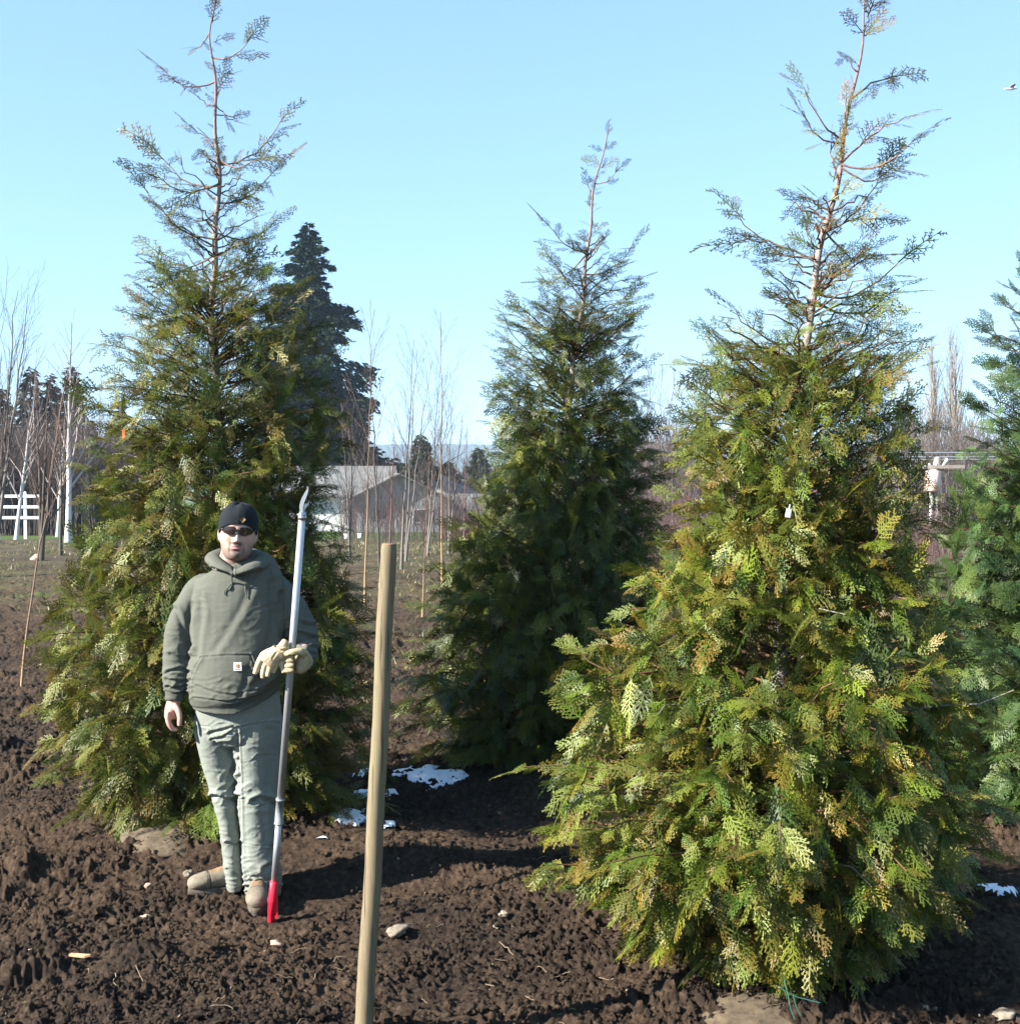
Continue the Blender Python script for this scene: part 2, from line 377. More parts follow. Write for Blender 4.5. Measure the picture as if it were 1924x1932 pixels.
PAL = dict(greens=[(.06, .105, .010), (.095, .14, .012), (.155, .20, .022), (.038, .078, .010), (.125, .12, .012), (.20, .24, .05), (.05, .07, .010)], bronze=(.30, .125, .03), top=(.12, .085, .07))
def cedar(name, label, cat, d, trunk, env, nb, seed, ygen, tops=(), pal=PAL, templates=SPR, open_t=SPR_OPEN, r0=.05, spl=.19, spacing=.042, bronze=.33, trunk_col=(.27, .235, .21), droop=.34, tmpl_cut=.55, shell=1900, core=900, topf=.86):
    rg = np.random.default_rng(seed)
    tp = np.array([at(x, y, d)[:] for x, y in trunk]); tp = tp[np.argsort(tp[:, 2])]
    root = empty(name, (tp[0][0], d, gz(tp[0][0], d))); base = np.array(root.location)
    tag(root, label, cat)
    tpz = tp[:, 2]
    E = np.array([(at(xl, y, d).z, at(xl, y, d).x, at(xr, y, d).x) for y, xl, xr in env]); E = E[np.argsort(E[:, 0])]
    ztop = tp[-1][2]; zlo = E[0][0]; H = ztop - zlo; zgen = at(0, ygen, d).z
    tx = lambda z: np.interp(z, tpz, tp[:, 0])
    def wobx(z): return .014 * np.sin(z * 5 + seed) + .008 * np.sin(z * 13)
    zs = np.linspace(gz(tp[0][0], d) - .05, ztop, 70)
    P = np.stack([tx(zs) + wobx(zs), d + .012 * np.cos(zs * 4), zs], 1)
    mb = MB(); f = (ztop - zs) / (ztop - zs[0]); kc = np.clip((.30 - f) / .2, 0, 1)[:, None]; cc_ = np.array(trunk_col) * (1 - kc) + np.array([.22, .14, .125]) * kc; mb.tube(P - base, .0032 + r0 * f ** 1.15, 8, False, col=np.repeat(cc_, 8, axis=0))
    O = []; Tn = []; Nn = []; S = []; DR = []; C = []; BZ = []; G = np.array(pal['greens']); tc = np.array(trunk_col)
    def addspray(o, t, n, s, dr, zf, cb=None):
        O.append(o); Tn.append(t); Nn.append(n); S.append(s); DR.append(dr)
        c = (G[rg.integers(len(G))] if cb is None else .6 * cb + .4 * G[rg.integers(len(G))]) * (.75 + .5 * rg.random())
        k = np.clip((zf - .7) / .25, 0, 1); k = k * rg.random() ** .5; c = c * (1 - .85 * k) + np.array(pal['top']) * .85 * k
        C.append(c); BZ.append((bronze * 2.2 * rg.random() ** 2.2) + .3 * k)
    def dress(P, L, zf, dirh, t0, sp, sl, hang):
        ts = np.linspace(0, 1, len(P)); n1 = len(P) - 1
        t = t0 + rg.random() * sp; side = 1; cb = G[rg.integers(len(G))]
        while t < 1.0:
            o = np.array([np.interp(t, ts, P[:, k]) for k in range(3)]); q = min(int(t * n1), n1 - 1)
            tan = P[q + 1] - P[q]; tan /= np.linalg.norm(tan) + 1e-9
            lat = np.cross(tan, (0, 0, 1)); lat /= np.linalg.norm(lat) + 1e-9
            a = R(46 + 16 * rg.normal()); dr = tan * math.cos(a) + lat * side * math.sin(a)
            dr[2] += .15 * rg.normal() - hang * rg.random()
            nrm = np.array([0, 0, .75]) + .6 * rg.normal(size=3) + dirh * (1.1 if zf < .7 else .3) * rg.random()
            s = sl * (.55 + .6 * rg.random()) * (1.15 - .5 * t) * min(1, .35 + L * 1.6)
            addspray(o, dr, nrm, s, hang * (.3 + .7 * rg.random()), zf, cb); side = -side; t += sp * (.6 + .8 * rg.random())
        tan = P[-1] - P[-3]; tan /= np.linalg.norm(tan) + 1e-9
        addspray(P[-1] - tan * .05, tan - np.array([0, 0, .3 * hang]), np.array([0, 0, 1.]) + .6 * rg.normal(size=3), sl * (.7 + .4 * rg.random()) * min(1, .35 + L * 1.6), hang * .6, zf, cb)
    zfo = lambda z: (z - zlo) / H
    # limbs of the thin top that can be told apart one by one
    for (sy, ex, ey) in tops:
        z0 = at(0, sy, d).z; p0 = np.array([tx(z0) + wobx(z0), d, z0]); e = np.array(at(ex, ey, d)); e[0] = p0[0] + (e[0] - p0[0]) * topf; L = abs(e[0] - p0[0]) + .03
        e[1] += rg.uniform(-.55, .55) * L; n = 8; ts = np.linspace(0, 1, n); V = e - p0
        bow = .20 * L * (1 if rg.random() < .75 else -.4)
        P = p0 + V * ts[:, None] + np.array([0, 0, 1])[None] * (-bow * np.sin(ts * math.pi))[:, None] + .008 * rg.normal(size=(n, 3)) * ts[:, None]
        zf = zfo(z0); Lt = np.linalg.norm(V)
        mb.tube(P - base, .0018 + (.007 * Lt + .0012) * (1 - ts), 5, False, col=tc * np.array([.75, .6, .52]) * (.6 + .5 * rg.random()) if zf < .8 else (.24, .14, .12))
        dress(P, Lt, zf, V / Lt, .18, (.06 if zf > .8 else .045) / Lt, .26 if zf > .75 else .25, .15)
    for k in range(16):      # short shoots hugging the leader
        z0 = zgen + (ztop - zgen) * (.15 + .8 * rg.random()); ph = rg.random() * 6.28
        addspray(np.array([tx(z0), d, z0]), np.array([math.cos(ph), math.sin(ph), .5 + .6 * rg.random()]), rg.normal(size=3), .07 + .10 * rg.random(), .1, zfo(z0))
    addspray(P[0] * 0 + np.array([tx(ztop) + wobx(ztop), d, ztop - .04]), np.array([.1, 0, 1.]), np.array([0, 1., 0]), .1, 0, 1)
    for i in range(nb):
        q = (i + rg.random()) / nb; up_ = i % 7 == 6; zt = zlo + (zgen - zlo) * q ** 1.12
        if up_: zt = zgen - .25 + rg.random() ** 1.5 * .62 * (ztop - zgen)
        phi = i * 2.39996 + rg.normal() * .3
        xl, xr = np.interp(zt, E[:, 0], E[:, 1]), np.interp(zt, E[:, 0], E[:, 2]); c0 = tx(zt)
        RL, RR = max(c0 - xl, .03), max(xr - c0, .03)
        Rr = (RL + RR) / 2 + (RR - RL) / 2 * math.cos(phi)
        cav = float(rnoise(phi * 1.1 + 9, zt * 2.6 + seed, seed))
        Rr *= (.84 + .24 * rg.random() ** 1.5) * (1 if abs(math.cos(phi)) > .88 else .74 + .42 * cav)
        zf = zfo(zt)
        if up_: Rr *= (.35 + .6 * rg.random()) * (1 - .5 * max(0, (zt - zgen) / (ztop - zgen)))
        rise = (.12 + .70 * zf) + .17 * rg.normal(); Rr *= 1 - .38 * max(0, 1 - zf / .22) * abs(math.sin(phi))
        z0 = min(max(zt - rise * Rr, float(gz(c0, d)) + .08), ztop - .05)
        dirh = np.array([math.cos(phi), math.sin(phi), 0]); L = max(Rr, .06)
        n = 9; ts = np.linspace(0, 1, n); p0 = np.array([tx(z0) + wobx(z0), d, z0])
        arc = (.10 * (1 - zf)) * L * (-.4 + 1.4 * rg.random())
        P = p0 + ts[:, None] * (dirh * L) + np.array([0, 0, 1]) * ((zt - z0) * ts ** 1.15 + arc * np.sin(ts * math.pi) - .05 * (1 - zf) * L * ts ** 4)[:, None]
        sd = np.cross(dirh, (0, 0, 1)); P += sd * (rg.normal() * .16 * L * ts ** 2)[:, None] + .015 * rg.normal(size=(n, 3)) * ts[:, None]
        P[:, 2] = np.maximum(P[:, 2], ground_base(P[:, 0], P[:, 1]) + .10)
        bc = tc * np.array([.7, .42, .28]) * (.4 + .5 * rg.random()) if rg.random() < .9 else tc * .8
        mb.tube(P - base, .0018 + (.006 * L + .002) * (1 - ts), 5, False, col=bc)
        dress(P, L, zf, dirh, .3 if zf < .5 else .2, spacing * (1 + .3 * zf) / L, spl * (1 - .1 * zf), droop * (1.05 - zf))
        if zf < .66:
            for _ in range(int(10 * (1 - zf / .68) ** .6)):
                t = .3 + .7 * rg.random(); o = np.array([np.interp(t, ts, P[:, k]) for k in range(3)])
                addspray(o, dirh * (.5 + .6 * rg.random()) + np.array([rg.normal() * .45, rg.normal() * .45, rg.uniform(-.9, .35)]), dirh + .5 * rg.normal(size=3), spl * (.5 + .55 * rg.random()), .15, zf)
    for i in range(shell + core):
        inner = i >= shell; q = rg.random(); zt = zlo + .05 + (zgen - zlo) * q ** 1.3 * (1.0 if not inner else .92); phi = rg.random() * 6.283; zf = zfo(zt)
        xl, xr = np.interp(zt, E[:, 0], E[:, 1]), np.interp(zt, E[:, 0], E[:, 2]); c0 = tx(zt); RL, RR = max(c0 - xl, .03), max(xr - c0, .03)
        cav = float(rnoise(phi * 1.6 + 9, zt * 3.6 + seed, seed + 3)); k_ = (.30 + .3 * rg.random()) if inner else (.52 + .52 * cav)
        if not inner and (cav < .37 or rg.random() < max(0, zf - .34) * 2.7): continue
        if inner and rg.random() < max(0, zf - .36) * 2.6: continue
        Rr = ((RL + RR) / 2 + (RR - RL) / 2 * math.cos(phi)) * k_ * (1 - .3 * max(0, 1 - zf / .22) * abs(math.sin(phi)))
        dirh = np.array([math.cos(phi), math.sin(phi), 0]); o = np.array([c0, d, max(zt, float(gz(c0, d)) + .12)]) + dirh * Rr
        upw = rg.random() < .38
        t_ = dirh * (.25 + .6 * rg.random()) + np.array([rg.normal() * .35, rg.normal() * .35, (.3 + .6 * rg.random()) if upw else -(.35 + .7 * rg.random())])
        addspray(o - t_ * .05, t_, dirh * .9 + .55 * rg.normal(size=3) + np.array([0, 0, .25]), spl * (.5 + .6 * rg.random()), -.25 if upw else .2, zf)
        if not inner and i % 5 == 0: mb.tube(np.array([o - dirh * .18 - (0, 0, .03), o - dirh * .07, o]) - base, [.0035, .0025, .0015], 4, False, col=tc * np.array([.6, .34, .2]))
    OA = np.array(O); keep_ = ~((np.abs(OA[:, 0] + 1.15) < .5) & (OA[:, 1] < 5.98)); O, Tn, Nn, S, DR, C, BZ = [np.array(q)[keep_] for q in (O, Tn, Nn, S, DR, C, BZ)]
    inst = dict(o=np.array(O) - base, T=np.array(Tn), N=np.array(Nn), s=np.array(S), dr=np.array(DR), c=np.array(C), bz=np.array(BZ))
    op = np.array(O)[:, 2] + .25 * rg.random(len(O)) > zgen - tmpl_cut
    sub = lambda m: {k: v[m] for k, v in inst.items()}
    place_sprays(sub(~op), templates, rg, pal, 'crown', root, M['leaf'])
    if op.any(): place_sprays(sub(op), open_t, rg, pal, 'upper_crown', root, M['leaf'])
    mb.build('trunk', M['bark'], root, col=True)
    
    return root

left = cedar('cedar_tree', 'tall bushy cedar directly behind the man, its pale leader bare near the top', 'tree', 6.7,
    [(403, 0), (400, 60), (410, 130), (406, 400), (404, 700), (415, 1100), (430, 1640)],
    [(0, 398, 408), (60, 372, 450), (150, 330, 470), (300, 290, 520), (390, 255, 520), (470, 258, 505), (540, 290, 570), (600, 225, 590), (700, 200, 605), (800, 192, 642), (900, 180, 620), (1000, 150, 610), (1100, 120, 655), (1160, 98, 700), (1300, 82, 712), (1400, 110, 712), (1480, 150, 705), (1550, 195, 680), (1600, 290, 610)],
    470, 3, 500, tops=[(108, 500, 81), (61, 363, 94), (153, 291, 131), (197, 365, 175), (199, 457, 213), (216, 455, 228), (185, 424, 139), (311, 550, 213), (300, 512, 303), (281, 348, 238), (350, 246, 254), (345, 280, 339), (382, 538, 306), (437, 531, 407), (451, 254, 355), (480, 256, 464), (527, 520, 437), (400, 330, 395), (420, 470, 470), (360, 480, 360), (490, 300, 500), (510, 480, 500), (465, 350, 430), (330, 450, 300), (540, 520, 500), (560, 275, 520), (585, 560, 540), (600, 235, 600), (520, 470, 545), (575, 340, 560), (610, 590, 590)], r0=.05, pal=dict(greens=[(.05, .08, .010), (.085, .105, .012), (.13, .15, .02), (.035, .065, .010), (.10, .085, .010), (.16, .18, .04)], bronze=(.22, .10, .025), top=(.12, .085, .07)))
midc = cedar('cedar_tree', 'dark shaded cedar in the middle, farther back between the man and the big right cedar', 'tree', 8.05,
    [(1147, 242), (1130, 330), (1105, 480), (1085, 660), (1070, 850), (1050, 1480)],
    [(242, 1143, 1150), (340, 1105, 1170), (440, 1030, 1195), (520, 1005, 1222), (600, 972, 1212), (680, 950, 1218), (760, 940, 1222), (830, 943, 1215), (950, 895, 1228), (1050, 850, 1240), (1150, 795, 1235), (1250, 758, 1230), (1340, 765, 1220), (1400, 815, 1200), (1440, 880, 1150)],
    430, 11, 560, tops=[(346, 1178, 319), (384, 1106, 338), (400, 1112, 375), (411, 1128, 428), (472, 1019, 431), (480, 998, 520), (517, 1215, 455), (520, 1220, 524), (595, 1036, 589), (570, 1214, 561), (640, 1210, 595), (660, 975, 595), (690, 955, 664), (540, 1020, 480), (560, 1180, 500), (600, 1190, 620), (620, 1000, 640), (500, 1060, 500), (550, 1130, 545)],
    pal=dict(greens=[(.038, .06, .010), (.062, .085, .012), (.095, .12, .016), (.03, .052, .012), (.14, .155, .02)], bronze=(.16, .10, .03), top=(.08, .08, .06)), spl=.20, r0=.045, bronze=.2)
right = cedar('cedar_tree', 'big yellow green cedar in the right foreground, bronze tipped sprays and burlapped root ball', 'tree', 4.75,
    [(1640, 0), (1632, 70), (1600, 210), (1560, 400), (1530, 600), (1518, 760), (1475, 1300), (1450, 1860)],
    [(0, 1632, 1650), (100, 1590, 1680), (260, 1510, 1710), (400, 1440, 1680), (570, 1440, 1720), (610, 1310, 1715), (680, 1310, 1722), (740, 1290, 1690), (820, 1285, 1745), (900, 1298, 1740), (1000, 1295, 1730), (1060, 1215, 1725), (1120, 1185, 1770), (1200, 1130, 1840), (1260, 1088, 1825), (1330, 1085, 1795), (1400, 1055, 1800), (1480, 1012, 1872), (1540, 1018, 1885), (1590, 1035, 1860), (1660, 1100, 1800), (1730, 1180, 1740), (1800, 1300, 1640)],
    540, 5, 600, tops=[(186, 1722, 132), (134, 1592, 104), (20, 1655, 2), (263, 1494, 186), (268, 1493, 216), (250, 1597, 183), (306, 1701, 238), (310, 1729, 276), (316, 1707, 318), (347, 1565, 257), (370, 1510, 375), (437, 1682, 320), (440, 1691, 405), (434, 1674, 470), (484, 1372, 391), (495, 1372, 443), (552, 1734, 478), (565, 1748, 530), (604, 1431, 514), (470, 1500, 420), (520, 1640, 470), (580, 1460, 540), (640, 1345, 590), (600, 1690, 570), (500, 1470, 470)],
    r0=.042, spl=.165, spacing=.036, bronze=.38)
lf = dict(o=[], T=[], N=[], s=[], dr=[], c=[], bz=[]); rf_ = np.random.default_rng(99)
for k in range(16):     # the lime green fronds hanging low beside the man's leg
    p = np.array(at(388 + 34 * rf_.random(), 1545 + 70 * rf_.random(), 6.02 + .1 * rf_.random())) - np.array(left.location); p[2] = max(p[2], .2)
    lf['o'].append(p); lf['T'].append([rf_.normal() * .35, -.1, -1]); lf['N'].append([rf_.normal() * .5 - .3, -1, .2]); lf['s'].append(.12 + .08 * rf_.random()); lf['dr'].append(.05); lf['c'].append(np.array([.13, .185, .028]) * (.7 + .4 * rf_.random())); lf['bz'].append(.05)
place_sprays({k: np.array(v) for k, v in lf.items()}, SPR, rf_, PAL, 'low_fronds', left, M['leaf'])
hem = cedar('hemlock_tree', 'dense fine needled green hemlock cut off by the right edge of the photo', 'tree', 7.0,
    [(2010, 380), (2000, 700), (2005, 1600)],
    [(380, 2005, 2015), (500, 1915, 2080), (620, 1860, 2120), (700, 1880, 2130), (770, 1815, 2150), (860, 1860, 2160), (950, 1800, 2190), (1020, 1765, 2200), (1100, 1730, 2240), (1200, 1700, 2260), (1300, 1690, 2280), (1400, 1745, 2290), (1500, 1760, 2280), (1580, 1800, 2200)],
    430, 17, 400, pal=dict(greens=[(.04, .08, .022), (.06, .11, .025), (.03, .065, .022), (.09, .13, .03)], bronze=(.13, .14, .04), top=(.07, .09, .04)), templates=SPR_FINE, open_t=SPR_FINE, spl=.17, spacing=.045, bronze=.3, r0=.06, trunk_col=(.16, .12, .09), droop=.15)
# neighbours standing outside the frame to the left, whose shadow crosses the furrow
for k, (x, y) in enumerate([(-12.6, 14.2), (-16.5, 13.2)]):
    c = copy_tree(midc); c.location = (x, y, gz(x, y))
    c['label'] = 'cedar outside the left edge of the photo, ' + ['nearer', 'farther'][k] + ' of two'

# ------------------------------------------------------------------ far country
def hills():
    def zf(X, Y):
        ridge = 42 + 16 * rnoise(X / 900, Y * 0 + 2, 40) + 7 * rnoise(X / 170, X * 0, 41)
        z = -16.6 + (ridge + 16) * sstep(1200, 2300, Y) - 30 * sstep(2400, 3000, Y)
        return z + sstep(1250, 1500, Y) * (4 * rnoise(X / 16, Y / 40, 42) + 3 * rnoise(X / 6, Y / 30, 43)) - 2
    V, Q = grid(-2600, 2600, 1150, 3000, 900, 60, zf)
    m, n, b = new_mat('wooded_hill'); f = noise(n, coords(n), .02, 6, .7)
    n.links.new(ramp(n, f, [(.3, (.018, .028, .016)), (.55, (.035, .045, .022)), (.75, (.07, .06, .04))]), b.inputs['Base Color']); b.inputs['Roughness'].default_value = 1
    tag(mesh_obj('hills', V, Q, m), kind='structure')
hills()
def haze():
    b = MB(); b.box((0, 1500, 25), (5400, 3300, 140)); m = bpy.data.materials.new('haze'); m.use_nodes = True; n = m.node_tree; n.nodes.clear()
    o = N(n, 'ShaderNodeOutputMaterial'); v = N(n, 'ShaderNodeVolumePrincipled'); v.inputs['Color'].default_value = (.55, .74, .95, 1); v.inputs['Density'].default_value = .00028
    n.links.new(v.outputs[0], o.inputs['Volume']); ob = b.build('haze', m, smooth=False); tag(ob, kind='stuff')
haze()

def px2(x, Y): return (x - 962) / F * Y
def house(name, label, X, Y, zg, w_, dp, hw, hr, yaw, mats=None, group=None, wins=(), cat='house'):
    """gable faces local -Y, ridge along local Y"""
    mw, mr = mats or (M['siding'], M['roof'])
    root = empty(name, (X, Y, zg)); root.rotation_euler.z = yaw; tag(root, label, cat, group)
    b = MB(); h = w_ / 2; d = dp / 2
    V = [(-h, -d, -1.2), (h, -d, -1.2), (h, d, -1.2), (-h, d, -1.2), (-h, -d, hw), (h, -d, hw), (h, d, hw), (-h, d, hw), (0, -d, hw + hr), (0, d, hw + hr)]
    b.add(V, [(0, 1, 5, 4), (1, 2, 6, 5), (2, 3, 7, 6), (3, 0, 4, 7), (0, 3, 2, 1)], [(4, 5, 8), (6, 7, 9)]); b.build('wall', mw, root, False)
    b = MB(); t = .12 * w_ / 8; e = .08 * w_; f = .04 * dp
    for s in (-1, 1):
        A = np.array([(0, -d - f, hw + hr), (0, d + f, hw + hr), (s * (h + e), d + f, hw - hr * e / h), (s * (h + e), -d - f, hw - hr * e / h)]) + (0, 0, .02)
        B = A + (0, 0, t); b.add(np.concatenate([A, B]), [(0, 1, 2, 3), (7, 6, 5, 4), (0, 3, 7, 4), (3, 2, 6, 7), (2, 1, 5, 6)])
    b.build('roof', mr, root, False)
    for (wx, wz, ww, wh) in wins:
        q = MB(); q.box((wx, -d - .03, wz), (ww + .2, .08, wh + .2)); fr = q.build('window', M['white'], root, False)
        q = MB(); q.box((wx, -d - .075, wz), (ww, .03, wh)); q.build('pane', M['glass'], fr, False)
    return root
# the grey green gabled house below the field
Yh = 84.0; gzh = gz(-7, Yh)
hs = house('gabled_house', 'grey green house with a wide shingled gable roof behind the bare saplings', px2(722, Yh), Yh + 7, gzh, 6.6, 14, 2.25, 1.65, R(9), wins=[(1.4, 1.1, .8, .8)])
b = MB(); b.box((0, 0, 0), (3.6, .06, 2.3)); gd = b.build('garage_door', M['white'], hs, False); gd.location = (-1.7 - 3.3, 2.2, 1.0)
# the wing that carries the left roof plane
b = MB(); L = 7.5
b.add([(0, 0, -1.2), (-L, 0, -1.2), (-L, 7, -1.2), (0, 7, -1.2), (0, 0, 2.5), (-L, 0, 2.5), (-L, 7, 2.5), (0, 7, 2.5)], [(0, 1, 5, 4), (1, 2, 6, 5), (2, 3, 7, 6), (3, 0, 4, 7)]); wg = b.build('side_wing', M['white'], hs, False); wg.location = (-1.0, -4.5, 0)
b = MB(); A = np.array([(1.2, -.5, 2.35), (-L - .4, -.5, 2.35), (-L - .4, 3.5, 4.42), (1.2, 3.5, 4.42), (1.2, 7.5, 2.35), (-L - .4, 7.5, 2.35)]); b.add(np.concatenate([A, A + (0, 0, .12)]), [(0, 3, 2, 1), (3, 4, 5, 2), (6, 7, 8, 9), (9, 8, 11, 10), (0, 1, 7, 6), (1, 2, 8, 7), (2, 5, 11, 8)]); wr = b.build('wing_roof', M['roof'], hs, False); wr.location = (-1.0, -4.5, 0)
h2 = house('outbuilding', 'long low grey roofed outbuilding with a white gutter right of the gabled house', px2(905, 88), 90, gz(-2, 88) - .9, 5, 7.5, 1.9, 1.5, R(88), cat='shed')
b = MB(); b.box((2.75, 2.0, 1.75), (.12, 3.2, .14)); gt = b.build('gutter', M['white'], h2, False); gt.location = (0, 0, 0)
h3 = house('shed', 'small shingled roof behind the gabled house on its right', px2(815, 100), 102, gz(-4, 100), 5.5, 6, 2.3, 1.6, R(-20), cat='shed')
for k, (x, y) in enumerate([(1158, 898), (1196, 884), (1236, 892), (1262, 880), (1284, 893), (1860, 872), (1842, 884)]):
    Yk = 1500 + 60 * (k % 3); p = at(x, y, Yk)
    house('far_house', 'tiny white house on the hazy far hillside', p.x, Yk, p.z - 2, 8, 11, 4.5, 3, R(40 * k), mats=(M['white'], M['white'] if k % 2 else M['roof']), group='tiny white houses on the far hillside')

def far_conifer(name, label, px, ytop, Y, hw_px, seed, col=(.022, .04, .018), n=9000, q=.22, droop=.35, group=None, irr=.4, ybot=None, quiet=False):
    rg = np.random.default_rng(seed); X = px2(px, Y); g = gz(X, Y); ztop = at(0, ytop, Y).z; H = ztop - g; Rb = hw_px / F * Y
    root = empty(name, (X, Y, g)); tag(root, label, 'tree', group)
    b = MB(); b.tube([(0, 0, -.3), (0, 0, H * .5), (0, 0, H * .98)], [.018 * H, .011 * H, .01], 7, col=(.09, .07, .055)); b.build('trunk', M['bark'], root, col=True)
    nb = int(26 + H * 9); bz = H * (.06 + .93 * (np.arange(nb) / nb) ** .9); ph = np.arange(nb) * 2.39996 + rg.normal(size=nb) * .3
    prof = (1 - bz / H) ** .72
    L = Rb * prof * (1 - irr + 2 * irr * rg.random(nb) ** 1.2) + .12
    k = rg.choice(nb, n, p=(L ** 1.5 + .02) / (L ** 1.5 + .02).sum()); t = rg.random(n) ** .6
    rr = L[k] * t; c = np.stack([np.cos(ph[k]) * rr, np.sin(ph[k]) * rr, bz[k] + rr * (.12 - droop * t) - .12 * L[k] * rg.random(n) * 1.6], 1)
    sp = .13 * L[k] * (1.1 - t * .6); c[:, 0] += rg.normal(size=n) * sp - 0; c[:, 1] += rg.normal(size=n) * sp
    a = rg.normal(size=(n, 3)) * .5 + np.stack([np.cos(ph[k]), np.sin(ph[k]), -.5 - 0 * t], 1); a /= np.linalg.norm(a, axis=1)[:, None]
    u = np.cross(a, rg.normal(size=(n, 3))); u /= np.linalg.norm(u, axis=1)[:, None]
    s = q * (.5 + .9 * rg.random(n))[:, None]
    V = np.stack([c - a * s * .3, c + u * s * .22 + a * s * .25, c + a * s, c - u * s * .22 + a * s * .25], 1).reshape(-1, 3)
    cc = np.array(col)[None] * (.5 + 1.1 * rg.random((nb, 1))[k]) * (.7 + .6 * rg.random((n, 1)))
    mesh_obj('crown', V, np.arange(4 * n).reshape(-1, 4), M['farleaf'], root, np.repeat(cc, 4, axis=0)); return root
far_conifer('spruce_tree', 'tall dark irregular spruce rising behind the left cedar, highest of the background trees', 583, 412, 118, 132, 1, (.012, .023, .012), 90000, .42, .22, irr=.6)
far_conifer('spruce_tree', 'dark conifer close to the right side of the tall spruce', 672, 745, 116, 56, 2, (.03, .04, .022), 8000, .5)
far_conifer('fir_tree', 'small rounded dark evergreen behind the right end of the gabled house roof', 793, 815, 100, 58, 3, (.03, .042, .024), 6000, .42, irr=.3)
far_conifer('fir_tree', 'dark evergreen between the house and the outbuilding', 842, 868, 104, 50, 4, (.025, .035, .02), 5000, .42)
far_conifer('fir_tree', 'narrow green fir behind the outbuilding, left of the middle cedar', 903, 842, 112, 40, 5, (.028, .045, .02), 5000, .4)
far_conifer('fir_tree', 'dark blue green fir showing behind the right side of the big cedar', 1705, 752, 60, 58, 6, (.022, .042, .026), 9000, .26)
far_conifer('fir_tree', 'low dark fir behind the utility pole', 1738, 890, 80, 40, 7, (.022, .036, .02), 4000, .32)
wl = ['first', 'second', 'third', 'fourth', 'fifth', 'sixth', 'seventh', 'eighth', 'ninth', 'tenth', 'eleventh']
for k, (x, yt, Y, hw) in enumerate([(8, 730, 92, 50), (60, 686, 90, 52), (98, 700, 94, 40), (136, 684, 88, 46), (170, 790, 96, 45), (229, 752, 92, 50), (275, 800, 96, 50)]):
    far_conifer('conifer_tree', f'dull dark conifer behind the white birches, {wl[k]} from the left edge', x, yt, Y, hw, 30 + k, (.034, .034, .024), 5500, .42, group='dark conifers behind the birches', irr=.3)

# ---- leafless trees
def limbs(mb, p, d, L, r, depth, rg, c, nsub=5, ang=35, up=.25, seg=4, tips=None, leader=True):
    d = np.array(d, float); d /= np.linalg.norm(d); P = [np.array(p, float)]; dd = d.copy()
    for i in range(seg):
        dd = dd + rg.normal(size=3) * .07 + np.array([0, 0, up * .18]); dd /= np.linalg.norm(dd); P.append(P[-1] + dd * L / seg)
    ts = np.linspace(0, 1, seg + 1); col = c(r)
    mb.tube(P, np.maximum(r * (1 - .75 * ts), .0022), 5 if r > .02 else 3, False, col=col)
    if depth <= 0: return
    P = np.array(P)
    for k in range(nsub):
        t = .12 + .83 * (k + rg.random() * .8) / nsub; q = np.array([np.interp(t, ts, P[:, j]) for j in range(3)])
        a = R(ang * (.7 + .6 * rg.random())); v = np.cross(dd, rg.normal(size=3)); v /= np.linalg.norm(v) + 1e-9
        limbs(mb, q, d * math.cos(a) + v * math.sin(a), L * (.52 - .27 * t) * (.6 + .6 * rg.random()), r * (.42 - .2 * t), depth - 1, rg, c, max(3, nsub - 2), ang, up, 3)
